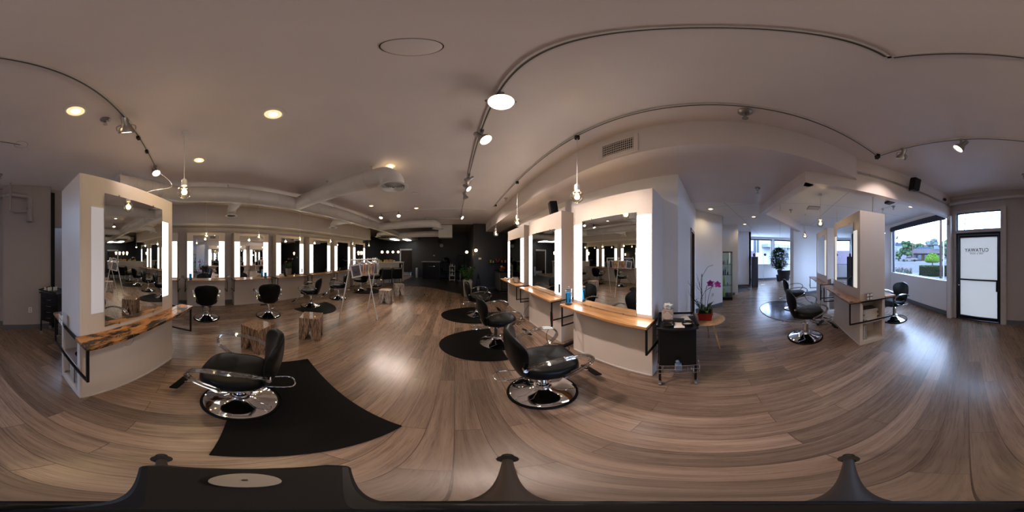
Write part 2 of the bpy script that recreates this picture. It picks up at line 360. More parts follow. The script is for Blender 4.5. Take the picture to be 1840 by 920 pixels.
# ================================================================== STRUCTURE
CZ = 3.05; SZ = 2.67; TZ = 2.78; DZ = 2.50
A_ = (5.45, -3.2); B_ = (3.48, -1.05); C_ = (1.64, -1.06); D_ = (1.40, -1.73); E_ = ST(2.0, -3.46)
mb = MB(); mb.prism([(-6.35, 13.1), (10.3, 13.1), (10.3, -9.3), (5.3, -9.3), (5.3, -5.75), (3.0, -5.9), ST(2.05, -3.62), ST(-5.0, -4.8), (-6.35, -2.6)], -0.12, 0.0); struct('floor', mb, M_floor, smooth=False)
dk = [(-3.2, 8.12), (-2.46, 7.96), (-1.9, 7.98), (-1.37, 7.86), (-0.95, 7.6), (-0.52, 7.2), (-0.1, 6.8), (0.24, 6.46), (0.25, 6.03), (0.49, 5.77), (1.64, 5.06), (2.1, 4.95), (5.0, 4.95), (5.0, 12.8), (-3.2, 12.8)]
mb = MB(); mb.prism(dk, -0.001, 0.004); struct('floor_dark_tile', mb, M_dtile, smooth=False)
mb = MB(); mb.prism([(6.35, -0.82), (8.05, -0.98), (8.05, -1.2), (7.6, -1.86)], -0.001, 0.004); struct('floor_grey_carpet', mb, pbr('grey_carpet', (0.085, 0.085, 0.10), 0.9, noise=0.3, nscale=60, bump=0.5, bscale=300), smooth=False)
# main ceiling
mb = MB(); mb.prism([(-6.2, -3.9), ST(-4.6, -4.9), ST(2.0, -3.6), (E_[0]+0.1, E_[1]-0.02), D_, (1.45, -1.7), (1.45, 7.9), (1.45, 7.6), (-6.2, 7.6)], CZ, CZ+0.08); struct('ceiling', mb, M_ceil, smooth=False)
M_dceil = pbr('brown_back_ceiling', (0.13, 0.105, 0.095), 0.4, noise=0.06, nscale=2)
mb = MB(); mb.bb(-6.2, 5.0, 7.6, 13.0, CZ, CZ+0.08); struct('ceiling_back', mb, M_dceil, smooth=False)
# lowered soffit block on the right
mb = MB(); mb.prism([(1.37, 7.35), (1.37, -1.66), D_, C_, (3.28, -1.06), (3.28, 0.44), (2.4, 0.44), (2.4, 7.35)], SZ, CZ+0.04); struct('ceiling_soffit_right', mb, M_ceil, smooth=False)
mb = MB(); mb.bb(2.0, 5.0, 4.9, 7.4, 2.62, 3.1); struct('ceiling_kitchenette', mb, M_dceil, smooth=False)
# panel ceiling of the side room
mb = MB(); mb.prism([D_, (1.55, -1.2), C_, (3.27, -1.10), (3.27, 0.8), (10.3, 0.8), (10.3, -9.2), (5.3, -9.2), (5.3, -5.72), (2.96, -5.82), ST(2.02, -3.56), E_], TZ, TZ+0.05); struct('ceiling_panels', mb, M_tbar, smooth=False)
mb = MB(); mb.prism([(-6.35, 13.1), (10.4, 13.1), (10.4, -9.3), (5.3, -9.3), (5.3, -5.75), (3.0, -5.95), ST(2.05, -3.66), ST(-5.0, -4.8), (-6.35, -2.6)], 3.14, 3.3); struct('ceiling_sky_block', mb, M_ceil, smooth=False)  # unseen slab above the ceilings, added to stop sky light leaking in
def fascia(p, q, z0, z1, th, name, inward=1):
    p, q = Vector(p), Vector(q); d = (q-p).normalized(); n = Vector((-d.y, d.x))*th*inward
    mb = MB(); mb.prism([tuple(p-d*0.0), tuple(q), tuple(q+n), tuple(p+n)], z0, z1); return struct(name, mb, M_ceil, smooth=False)
fascia(D_, E_, DZ, CZ+0.02, 0.13, 'trim_beam_1', 1)
fascia(C_, D_, DZ, TZ+0.01, 0.13, 'trim_beam_2', 1)
fascia(B_, C_, DZ, TZ+0.01, 0.13, 'trim_beam_3', 1)
fascia(A_, B_, DZ, TZ+0.01, 0.13, 'trim_beam_4', 1)
# left wall with bulkhead above the station row
mb = MB(); mb.bb(-5.35, -5.2, -3.6, 8.1, 0, 3.1); struct('wall_left', mb, M_wall, smooth=False)
mb = MB(); mb.bb(-5.2, -4.62, -3.2, 8.0, 2.50, 3.05); struct('wall_left_bulkhead', mb, M_wall, smooth=False)
mb = MB(); mb.bb(-5.2, -4.60, -3.2, 8.02, 2.465, 2.50); struct('trim_bulkhead', mb, M_trim, smooth=False)
mb = MB(); mb.bb(-5.2, -5.185, -1.9, 8.1, 0, 0.10); struct('baseboard_left', mb, M_base, smooth=False)
# dark back room
mb = MB(); mb.bb(-6.2, -5.2, 8.1, 8.25, 0, 3.1); mb.bb(-6.2, -6.05, 8.1, 12.4, 0, 3.1); struct('wall_back_left', mb, M_dark, smooth=False)
mb = MB()
mb.bb(-6.2, -4.32, 12.25, 12.4, 0, 3.1); mb.bb(-3.38, -2.95, 12.25, 12.4, 0, 3.1); mb.bb(-4.32, -3.38, 12.25, 12.4, 2.06, 3.1)
mb.bb(-2.95, 1.0, 11.65, 11.8, 0, 3.1); mb.bb(-3.05, -2.95, 11.65, 12.4, 0, 3.1)
struct('wall_back', mb, M_dark, smooth=False)
mb = MB(); mb.bb(-4.5, -3.2, 12.85, 12.95, 0, 3.1); struct('wall_behind_curtain', mb, M_dark, smooth=False)
mb = MB(); mb.bb(-6.2, 5.0, 12.95, 13.1, 0, 3.2); mb.bb(-6.35, -6.2, -4.0, 13.1, -0.1, 3.25); struct('wall_outer_back', mb, M_dark, smooth=False)
mb = MB(); mb.bb(0.80, 4.1, 7.38, 7.55, 0, 3.1); struct('wall_kitchenette', mb, M_dark, smooth=False)
mb = MB(); mb.bb(0.80, 0.95, 7.5, 11.8, 0, 3.1); struct('wall_back_right', mb, M_dark, smooth=False)
mb = MB(); mb.bb(4.0, 4.15, 4.9, 7.5, 0, 3.1); struct('wall_kitchenette_end', mb, M_dark, smooth=False)
mb = MB(); mb.bb(0.85, 1.9, 7.365, 7.38, 0, 0.09); struct('baseboard_kitchenette', mb, pbr('dark_baseboard', (0.06, 0.06, 0.07), 0.4), smooth=False)
# low white bar wall on the diagonal
def wallseg(p, q, z0, z1, th, name, mat, side=1, bevel=0):
    p, q = Vector(p), Vector(q); d = (q-p).normalized(); n = Vector((-d.y, d.x))*th*side
    mb = MB(); mb.prism([tuple(p), tuple(q), tuple(q+n), tuple(p+n)], z0, z1); return struct(name, mb, mat, smooth=False)
wallseg((-5.15, 7.25), (-3.06, 9.25), 0, 1.17, 0.14, 'wall_bar', M_wall, 1)
wallseg((-5.19, 7.21), (-3.02, 9.29), 1.17, 1.20, 0.50, 'trim_bar_top', M_trim, 1)
# right wall behind the stations
mb = MB(); mb.bb(2.0, 2.12, 0.42, 4.95, 0, 2.7); mb.bb(2.0, 4.1, 4.85, 4.95, 0, 3.1); struct('wall_right', mb, M_wallw, smooth=False)
mb = MB(); mb.bb(2.0, 3.2, 0.42, 0.54, 0, 2.7); mb.bb(3.2, 3.85, 0.42, 0.54, 2.12, 2.9); mb.bb(3.85, 4.25, 0.42, 0.54, 0, 2.9)
mb.prism([(4.24, 0.43), (4.93, -0.31), (5.02, -0.22), (4.33, 0.52)], 0, 2.85)
mb.bb(4.95, 6.35, -0.33, -0.22, 0, 2.85); mb.bb(6.3, 6.42, -0.90, -0.22, 0, 2.85); mb.bb(6.3, 8.1, -1.02, -0.90, 0, 2.85); mb.bb(8.03, 8.15, -1.97, -0.92, 0, 2.85); mb.bb(8.03, 10.3, -1.97, -1.87, 0, 2.85)
struct('wall_side_room', mb, M_wallw, smooth=False)
mb = MB(); mb.prism([(4.22, 0.42), (4.92, -0.33), (4.935, -0.32), (4.235, 0.43)], 0, 0.11); mb.bb(8.015, 8.03, -1.97, -1.02, 0, 0.10); mb.bb(6.285, 6.3, -0.9, -0.33, 0, 0.1); mb.bb(6.42, 8.03, -1.035, -1.02, 0, 0.10); struct('baseboard_side_room', mb, M_base, smooth=False)
do = MB(); do.bb(3.27, 3.78, 0.46, 0.50, 0.0, 2.06); d0 = do.build('door_3', M_brown, smooth=False, bevel=0.004); tag(d0, kind='structure')
mb = MB(); mb.bb(3.2, 3.27, 0.405, 0.53, 0, 2.12); mb.bb(3.78, 3.85, 0.405, 0.53, 0, 2.12); mb.bb(3.2, 3.85, 0.405, 0.53, 2.06, 2.12); o = mb.build('door_frame', M_brown, d0, smooth=False)
# pier wall between the side room and the far lounge
mb = MB(); mb.bb(5.45, 5.72, -5.62, -2.98, 0, 2.82); struct('wall_lounge_pier', mb, M_wallw, smooth=False)
mb = MB(); mb.bb(5.438, 5.45, -5.6, -2.98, 0, 0.10); struct('baseboard_lounge', mb, M_base, smooth=False)
# window wall on the far right (lounge)
mb = MB(); X = 10.08
mb.bb(X, X+0.2, -9.2, -1.87, 0, 0.97); mb.bb(X, X+0.2, -9.2, -1.87, 2.64, 3.1)
for y in (-1.95, -3.97, -6.0, -8.0): mb.bb(X, X+0.2, y-0.09, y+0.09, 0.97, 2.64)
struct('wall_window_lounge', mb, M_wallw, smooth=False)
mb = MB(); mb.bb(X-0.015, X, -9.2, -1.95, 0, 0.10); struct('baseboard_window_lounge', mb, M_base, smooth=False)
for i, (y0, y1) in enumerate(((-3.88, -2.04), (-5.91, -4.06), (-7.91, -6.09))):
    f = MB(); f.bb(X+0.03, X+0.08, y0, y1, 2.57, 2.64); f.bb(X+0.03, X+0.08, y0, y1, 0.97, 1.0); f.bb(X+0.03, X+0.08, y0, y0+0.035, 1.0, 2.57); f.bb(X+0.03, X+0.08, y1-0.035, y1, 1.0, 2.57)
    fo = f.build('window_%d' % (i+3), M_blackm, smooth=False); tag(fo, kind='structure')
    g = MB(); g.bb(X+0.05, X+0.056, y0+0.03, y1-0.03, 1.0, 2.57); g.build('pane', M_pane, fo, smooth=False)
    r = MB(); r.cyl((X-0.02, y0, 2.60), (X-0.02, y1, 2.60), 0.035); r.build('rolled_blind', M_blackm, fo)
mb = MB(); mb.bb(5.45, 10.3, -9.25, -9.1, 0, 0.9); mb.bb(5.45, 10.3, -9.25, -9.1, 2.64, 3.1); mb.bb(5.45, 5.6, -9.2, -5.6, 0, 0.9); mb.bb(5.45, 5.6, -9.2, -5.6, 2.64, 3.1)
for x in (5.52, 7.1, 8.7, 10.2): mb.bb(x-0.08, x+0.08, -9.25, -9.1, 0.9, 2.64)
mb.bb(5.45, 5.6, -7.5, -7.35, 0.9, 2.64); mb.bb(5.45, 5.6, -5.75, -5.6, 0.9, 2.64); struct('wall_lounge_end', mb, M_wallw, smooth=False)
f = MB(); f.bb(5.5, 10.2, -9.18, -9.17, 0.9, 2.64); f.bb(5.52, 5.53, -9.1, -5.7, 0.9, 2.64); tag(f.build('window_6', M_pane, smooth=False), kind='structure')  # out-of-view glazing on two sides, added to let more daylight into the lounge
for x0, x1 in ((5.6, 7.02), (7.18, 8.62), (8.78, 10.12)): portal(((x0+x1)/2, -9.3, 1.77), 0, x1-x0, 1.7)
portal((5.4, -6.5, 1.77), R(-90), 1.6, 1.7); portal((5.4, -8.3, 1.77), R(-90), 1.5, 1.7)
mb = MB(); mb.bb(10.25, 10.35, -2.0, 0.9, 0, 3.1); mb.bb(4.2, 10.3, 0.75, 0.85, 0, 3.1); struct('wall_outer_side', mb, M_wallw, smooth=False)
# big street window wall
Wa = ST(2.0, -3.48); Wb = (2.92, -5.72)
va = Vector((Wb[0]-Wa[0], Wb[1]-Wa[1])); WL = va.length; vd = va/WL; wang = math.atan2(vd.y, vd.x)
def WP(u, v=0): return (Wa[0]+vd.x*u+vd.y*v*-1, Wa[1]+vd.y*u+vd.x*v)   # v>0 = into the room
def wbox(mb, u0, u1, v0, v1, z0, z1): return mb.prism([WP(u0, v0), WP(u1, v0), WP(u1, v1), WP(u0, v1)], z0, z1)
mb = MB(); wbox(mb, -0.1, WL+0.1, -0.16, 0, 0, 0.915); wbox(mb, -0.1, WL+0.1, -0.16, 0, 2.62, 3.15); wbox(mb, WL-0.06, WL+0.1, -0.16, 0, 0.9, 2.62); wbox(mb, -0.1, 0.06, -0.16, 0, 0.9, 2.62)
struct('wall_street_window', mb, M_wallw, smooth=False)
mb = MB(); mb.prism([(Wb[0]-0.02, Wb[1]), (5.5, -5.55), (5.5, -5.7), (Wb[0]+0.02, Wb[1]-0.14)], 0, 3.1); struct('wall_street_corner', mb, M_wallw, smooth=False)
mb = MB(); wbox(mb, 0.1, WL-0.02, 0, 0.015, 0, 0.11); struct('baseboard_street_window', mb, M_base, smooth=False)
f = MB(); wbox(f, 0.06, WL-0.06, -0.12, -0.08, 2.58, 2.62); wbox(f, 0.06, WL-0.06, -0.12, -0.08, 0.915, 0.935); wbox(f, WL-0.12, WL-0.06, -0.12, -0.06, 0.93, 2.6); wbox(f, 0.06, 0.085, -0.12, -0.08, 0.93, 2.6)
win1 = f.build('window_1', pbr('dark_blue_frame', (0.03, 0.035, 0.06), 0.35, 0.3), smooth=False); tag(win1, kind='structure')
g = MB(); wbox(g, 0.08, WL-0.1, -0.104, -0.098, 0.93, 2.6); g.build('pane', M_pane, win1, smooth=False)
g = MB(); wbox(g, 0.0, WL-0.02, -0.15, 0.015, 0.905, 0.92); g.build('window_sill', M_trim, win1, smooth=False)
# dark ruched awning roll at the window head
aw = MB(); rings = []
for i in range(61):
    u = 0.17+(WL-0.22)*i/60; k = 0.5+0.5*math.sin(i*2.1)
    c = WP(u, 0.035); q = WP(u, 0.035+0.012*k)
    q2 = WP(u, 0.004)
    rings.append([Vector((q2[0], q2[1], 2.66)), Vector((q[0], q[1], 2.66)), Vector((WP(u, 0.06+0.02*k)[0], WP(u, 0.06+0.02*k)[1], 2.58-0.02*k)), Vector((WP(u, 0.05)[0], WP(u, 0.05)[1], 2.50)), Vector((q2[0], q2[1], 2.49))])
aw.ring_loft(rings); o = aw.build('rolled_awning', pbr('navy_fabric', (0.025, 0.03, 0.05), 0.6, noise=0.3, nscale=20)); tag(o, 'dark navy ruched fabric valance along the top of the street window', 'awning')
# front wall with the glass door
def stprism(mb, s0, s1, t0, t1, z0, z1): return mb.prism([ST(s0, t0), ST(s1, t0), ST(s1, t1), ST(s0, t1)], z0, z1)
mb = MB(); stprism(mb, 0.18, 0.74, -3.58, -3.43, 0, 3.1); stprism(mb, 0.74, 1.88, -3.58, -3.43, 2.62, 3.1); stprism(mb, 1.88, 2.1, -3.60, -3.43, 0, 3.1)
stprism(mb, -0.78, 0.18, -3.58, -3.22, 0, 3.1)
struct('wall_front', mb, M_fwall, smooth=False)
mb = MB(); stprism(mb, -4.8, -0.70, -4.75, -4.6, 0, 3.1); stprism(mb, -0.85, -0.70, -4.7, -3.5, 0, 3.1); mb.bb(-5.35, -5.2, -4.0, -3.0, 0, 3.1); struct('wall_front_alcove', mb, M_fwall, smooth=False)
mb = MB(); stprism(mb, -1.12, -0.84, -3.50, -3.40, 2.18, 3.05); struct('wall_alcove_header', mb, M_fwall, smooth=False)
mb = MB(); stprism(mb, -0.86, -0.78, -3.5, -3.2, 0, 2.9); struct('trim_1', mb, M_blackm, smooth=False)
mb = MB(); stprism(mb, -0.78, 0.195, -3.22, -3.205, 0, 0.105); stprism(mb, 0.18, 0.62, -3.43, -3.415, 0, 0.105); struct('baseboard_front', mb, M_base, smooth=False)
mb = MB(); stprism(mb, 1.92, 2.02, -3.46, -3.32, 0, DZ+0.02); struct('trim_2', mb, M_trim, smooth=False)
mb = MB(); stprism(mb, 0.63, 0.75, -3.44, -3.38, 0, 2.64); struct('trim_3', mb, pbr('casing_grey', (0.42, 0.39, 0.39), 0.45), smooth=False)
mb = MB(); stprism(mb, 0.74, 1.88, -3.52, -3.42, 2.09, 2.15); stprism(mb, 0.74, 1.88, -3.52, -3.42, 2.58, 2.64); stprism(mb, 1.83, 1.92, -3.52, -3.42, 0, 2.64); struct('trim_4', mb, pbr('casing_grey', (0.42, 0.39, 0.39), 0.45), smooth=False)
# transom
f = MB(); stprism(f, 0.75, 1.83, -3.50, -3.46, 2.15, 2.17); stprism(f, 0.75, 1.83, -3.50, -3.46, 2.56, 2.58); stprism(f, 0.75, 0.77, -3.50, -3.46, 2.15, 2.58); stprism(f, 1.80, 1.83, -3.50, -3.46, 2.15, 2.58)
win2 = f.build('window_2', pbr('dark_blue_frame', (0.03, 0.035, 0.06)), smooth=False); tag(win2, kind='structure')
g = MB(); stprism(g, 0.76, 1.82, -3.484, -3.478, 2.16, 2.57); g.build('pane', M_pane, win2, smooth=False)
# entrance door, black aluminium with frosted glass
f = MB(); s0, s1 = 0.75, 1.83
stprism(f, s0, s0+0.055, -3.52, -3.44, 0.0, 2.09); stprism(f, s1-0.055, s1, -3.52, -3.44, 0.0, 2.09); stprism(f, s0, s1, -3.52, -3.44, 2.035, 2.09); stprism(f, s0, s1, -3.52, -3.42, 0.0, 0.012)
do1 = f.build('door_1', M_blackm, smooth=False, bevel=0.003); tag(do1, kind='structure')
f = MB(); a0, a1 = s0+0.06, s1-0.06
stprism(f, a0, a0+0.03, -3.50, -3.455, 0.02, 2.03); stprism(f, a1-0.03, a1, -3.50, -3.455, 0.02, 2.03); stprism(f, a0, a1, -3.50, -3.455, 1.98, 2.03); stprism(f, a0, a1, -3.50, -3.455, 0.02, 0.10); stprism(f, a0, a1, -3.50, -3.445, 0.985, 1.015)
f.build('door_leaf', M_blackm, do1, smooth=False, bevel=0.003)
m, nt, out = newmat('frosted_glass'); MATS['frosted_glass'] = m
tr = N(nt, 'ShaderNodeBsdfTranslucent'); tr.inputs[0].default_value = (0.44, 0.40, 0.355, 1); df = N(nt, 'ShaderNodeBsdfDiffuse'); df.inputs[0].default_value = (0.55, 0.54, 0.52, 1)
mx = N(nt, 'ShaderNodeMixShader'); mx.inputs[0].default_value = 0.30; nt.links.new(tr.outputs[0], mx.inputs[1]); nt.links.new(df.outputs[0], mx.inputs[2]); nt.links.new(mx.outputs[0], out.inputs[0])
g = MB(); stprism(g, a0+0.025, a1-0.025, -3.482, -3.478, 0.09, 1.0); stprism(g, a0+0.025, a1-0.025, -3.482, -3.478, 1.0, 1.99); g.build('frosted_pane', MATS['frosted_glass'], do1, smooth=False)
h = MB(); h.prism([ST(a0+0.0, -3.455), ST(a0+0.05, -3.455), ST(a0+0.05, -3.40), ST(a0+0.0, -3.40)], 0.76, 0.99); h.build('door_handle', M_plastic, do1, bevel=0.012)
h = MB(); h.cyl((*ST(a1-0.012, -3.46), 0.86), (*ST(a1-0.012, -3.43), 0.86), 0.013); h.build('door_lock', M_chrome, do1)
def text_part(name, body, size, s, t, z, parent, mat, mirror=True):
    c = bpy.data.curves.new(name, 'FONT'); c.body = body; c.size = size; c.align_x = 'CENTER'; c.extrude = 0.0008; c.space_character = 1.12; c.offset = size*0.022
    to = bpy.data.objects.new(name+'_t', c); COL.objects.link(to); bpy.context.view_layer.update()
    dg = bpy.context.evaluated_depsgraph_get(); me = bpy.data.meshes.new_from_object(to.evaluated_get(dg)); COL.objects.unlink(to); bpy.data.objects.remove(to)
    # letters read correctly from the street: local +x runs so that they mirror from inside
    sg = 1
    for v in me.vertices:
        x, y, zz = v.co; p = ST(s+sg*x, t+zz); v.co = (p[0], p[1], z+y)
    me.materials.append(mat); o = bpy.data.objects.new(name, me); COL.objects.link(o); o.parent = parent; return o
M_let = pbr('grey_lettering', (0.035, 0.035, 0.04), 0.5, noise=0)
MSC = 1.33
text_part('lettering', 'CUTAWAY', 0.108, MSC, -3.474, 1.650, do1, M_let)
text_part('small_lettering', 'HAIR  &  SALON', 0.040, MSC, -3.474, 1.592, do1, M_let)
g = MB(); stprism(g, MSC-0.20, MSC-0.03, -3.476, -3.4735, 1.630, 1.634); stprism(g, MSC+0.03, MSC+0.20, -3.476, -3.4735, 1.630, 1.634); g.build('lettering_rule', M_let, do1, smooth=False)
portal((*ST(1.29, -3.53), 2.36), math.atan2(-SN, CS), 1.05, 0.42)
portal((*ST(1.29, -3.56), 1.05), math.atan2(-SN, CS), 1.05, 1.95)
portal((*WP(WL/2, -0.2), 1.77), wang, WL-0.1, 1.7)
for y0, y1 in ((-3.88, -2.04), (-5.91, -4.06), (-7.91, -6.09)): portal((10.32, (y0+y1)/2, 1.8), R(90), y1-y0, 1.62)

# ================================================================== STYLING STATIONS
def clips(pm, xs, z, y, s=1):
    for x in xs: pm.box((x, y, z), (0.014, 0.01, 0.02))
def face_parts(t, W, yf, sg, mw, z0, z1, pw, pz0, pz1, panel, shelfmat, sx0, sx1, sd=0.235, mirz=None, shelf=True):
    """mirror, two light panels and shelf on the face at local y=yf looking towards sg*y"""
    m = MB(); m.bb(-mw, mw, yf, yf+sg*0.010, z0, z1); m.build('mirror', M_mirror, t, smooth=False)
    for cx in (-mw*0.6, mw*0.6):
        for cz in (z0, z1+0.004):
            c = MB(); c.box((cx, yf+sg*0.008, cz), (0.014, 0.01, 0.02)); c.build('mirror_clip', M_nickel, t, smooth=False)
    for k in (-1, 1):
        pm_ = panel[0 if k < 0 else 1] if isinstance(panel, tuple) else panel
        p = MB(); p.bb(k*(mw+0.008), k*(mw+0.008+pw), yf, yf+sg*0.006, pz0, pz1); p.build('light_panel', pm_, t, smooth=False)
    if shelf:
        s = MB(); n = 14
        poly = [(sx0, yf+sg*0.0), (sx1, yf+sg*0.0)]+[(sx1+(sx0-sx1)*i/n, yf+sg*(sd+0.004*math.sin(i*2.3)+0.006*math.sin(i*0.7))) for i in range(n+1)]
        s.prism(poly, 0.822, 0.852); s.build('shelf', shelfmat, t, smooth=False, bevel=0.003)
def wall_station(name, label, loc, rotz, W=1.17, D=0.31, H=2.26, mw=0.385, pw=0.165, z0=0.86, z1=2.17, pz1=1.99, ov=0.0, shelfm=None, panel=None):
    t = thing(name, label, 'salon station', loc, rotz, 'salon stations')
    b = MB(); b.bb(-W/2+0.018, W/2-0.018, -D, 0, 0.02, H); b.build('cabinet', M_unit, t, smooth=False, bevel=0.002)
    for k in (-1, 1):
        s = MB(); s.bb(k*(W/2-0.018), k*W/2, -D, 0.004, 0, H+0.003); s.build('side_panel', M_unit, t, smooth=False, bevel=0.002)
    s = MB(); s.bb(-W/2+0.018, W/2-0.018, -0.01, 0.006, 0.0, 0.022); s.build('toe_trim', M_trim, t, smooth=False)
    face_parts(t, W, 0.0, 1, mw, z0, z1, pw, 0.90, pz1, panel or M_panel, shelfm or M_shelf, -W/2-ov, W/2+ov)
    for k in (-1, 1):
        x = k*(W/2+0.035 if ov == 0 else W/2+ov-0.012)
        f = MB(); f.bb(x-0.009, x+0.009, 0.195, 0.213, 0.49, 0.822); f.bb(x-0.009, x+0.009, -D+0.02, 0.205, 0.49, 0.508); f.bb(x-0.009, x+0.009, -D+0.02, 0.205, 0.806, 0.824)
        if ov == 0: f.bb(min(x, k*W/2*0.98), max(x, k*W/2*0.98), 0.193, 0.213, 0.806, 0.822)
        f.build('bracket_frame', M_blackm, t, smooth=False)
    return t
LY = [-1.245, 0.185, 1.615, 3.04, 4.46, 5.87, 7.27]
LLAB = ['greige mirror station of the left row, half hidden behind the nearest freestanding island station',
 'greige mirror station with blue jar at left shelf end, behind the chair seen from behind',
 'greige mirror station with blue jar at right end of its shelf in the long row',
 'greige mirror station with a folded white card standing on its wooden shelf',
 'greige mirror station behind the chair just left of the white magazine rack',
 'greige mirror station with dark picture frame on its shelf, behind the magazine rack leg',
 'farthest greige mirror station of the long left row, beside the dark back room']
for y, lb in zip(LY, LLAB): wall_station('styling_station', lb, (-4.885, y, 0), R(-90), W=1.15)
R1 = wall_station('styling_station', 'large greige mirror station with blue jar and honey wood shelf beside the black trolley', (1.60, 1.21, 0), R(90), W=1.20, D=0.40, mw=0.415, pw=0.165, z1=2.04, pz1=2.0, ov=0.03, H=2.31, panel=M_panelr)
R2 = wall_station('styling_station', 'greige mirror station with black loudspeaker on top and hair iron hanging from its frame', (1.60, 2.71, 0), R(90), W=1.20, D=0.40, mw=0.425, pw=0.16, z1=2.02, pz1=1.99, ov=0.03, H=2.31, panel=M_panelr)
R3 = wall_station('styling_station', 'farthest greige mirror station on the right row with small framed certificate on its shelf', (1.60, 4.21, 0), R(90), W=1.24, D=0.40, mw=0.415, pw=0.165, z1=2.02, pz1=1.99, ov=0.03, H=2.31, panel=M_panelr)

def island(name, label, s_c, open_ends, shelf_front, near, panelf, W=1.25):
    "freestanding two-sided station; near = +1/-1 local x end that faces the room"
    x, y = ST(s_c, -1.19); t = thing(name, label, 'salon station', (x, y, 0), -R(24), 'freestanding stations')
    D = 0.48; H = 2.28
    b = MB(); b.bb(-W/2+0.02, W/2-0.02, -D+0.02, -0.02, 0.84, H-0.01); b.bb(-W/2+0.34, W/2-0.34, -D+0.02, -0.02, 0.0, 0.86)
    b.bb(-W/2+0.02, W/2-0.02, -0.022, 0, 0.0, H); b.bb(-W/2+0.02, W/2-0.02, -D, -D+0.022, 0.0, H)
    b.build('cabinet', M_unit, t, smooth=False, bevel=0.002)
    for k in (-1, 1):
        e = MB(); x0, x1 = k*(W/2-0.02), k*W/2
        e.bb(x0, x1, -D, 0, 0.80, H); e.bb(x0, x1, -D, -D+0.055, 0.0, 0.80); e.bb(x0, x1, -0.055, 0, 0.0, 0.80); e.bb(x0, x1, -D+0.05, -0.05, 0.0, 0.075); e.build('end_frame', M_unit, t, smooth=False, bevel=0.002)
        c = MB(); xi = k*(W/2-0.34)
        c.bb(xi, x0, -D+0.02, -0.02, 0.05, 0.075); c.bb(xi, x0, -D+0.02, -0.02, 0.405, 0.43); c.bb(xi, x0, -D+0.02, -0.02, 0.79, 0.81); c.bb(xi, xi+k*0.012, -D+0.02, -0.02, 0.05, 0.8); c.build('cubby_shelves', M_unit, t, smooth=False)
    tr = MB(); tr.bb(-W/2+0.02, W/2-0.02, -0.005, 0.007, 0.0, 0.022); tr.build('toe_trim', M_trim, t, smooth=False)
    xs = (-W/2-0.20, W/2+0.04) if near > 0 else (-W/2-0.04, W/2+0.20)
    face_parts(t, W, 0.0, 1, 0.40, 0.90 if near > 0 else 1.02, 2.12, 0.12, 1.05 if near > 0 else 1.03, 1.97, panelf, shelf_front, xs[0], xs[1], 0.21)
    face_parts(t, W, -D, -1, 0.40, 1.0, 2.10, 0.12, 1.03, 1.97, M_paneloff, shelf_front, xs[0], xs[1], 0.21)
    for k, x in ((-1, xs[0]+0.02), (1, xs[1]-0.02)):
        f = MB(); f.bb(x-0.010, x+0.010, 0.17, 0.19, 0.45, 0.824); f.bb(x-0.010, x+0.010, -D-0.19, -D-0.17, 0.45, 0.824)
        f.bb(x-0.010, x+0.010, -D-0.19, 0.19, 0.45, 0.470); f.bb(x-0.010, x+0.010, -D-0.19, 0.19, 0.805, 0.824); f.build('bracket_frame', M_blackm, t, smooth=False)
    ob = MB(); xe = near*(W/2+0.030); ob.box((xe, -0.33 if near > 0 else -0.14, 0.90), (0.06, 0.12, 0.12)); o = ob.build('outlet_box', M_chrome, t, smooth=False, bevel=0.006)
    q = MB()
    for dy in (-0.028, 0.028):
        for dz in (-0.028, 0.028): q.box((near*(W/2+0.061), (-0.33 if near > 0 else -0.14)+dy, 0.90+dz), (0.004, 0.040, 0.040))
    q.build('outlet_face', M_white, o, smooth=False)
    for k in ((-0.52,) if near < 0 else ()):
        r = MB(); r.cyl((k, -0.30, H), (k, -0.30, TZ), 0.013, n=8); r.build('ceiling_rod', M_white, t)
    return t
L0 = island('island_station', 'freestanding station with dark reclaimed wood shelf and tall mirror, nearest the camera on the left', -1.155, 1, M_shelfd, 1, (M_panel, M_paneloff), 1.26)
# its right-hand light panel glows
U1 = island('island_station', 'freestanding station with open cubbies of magazines at its end, next to the street window', 2.85, 1, M_shelfg, -1, (M_panelm, M_panelm), 1.24)
U2 = island('island_station', 'freestanding station farther back, behind the station with magazine cubbies', 4.62, 1, M_shelfg, -1, (M_panelm, M_paneloff), 1.24)

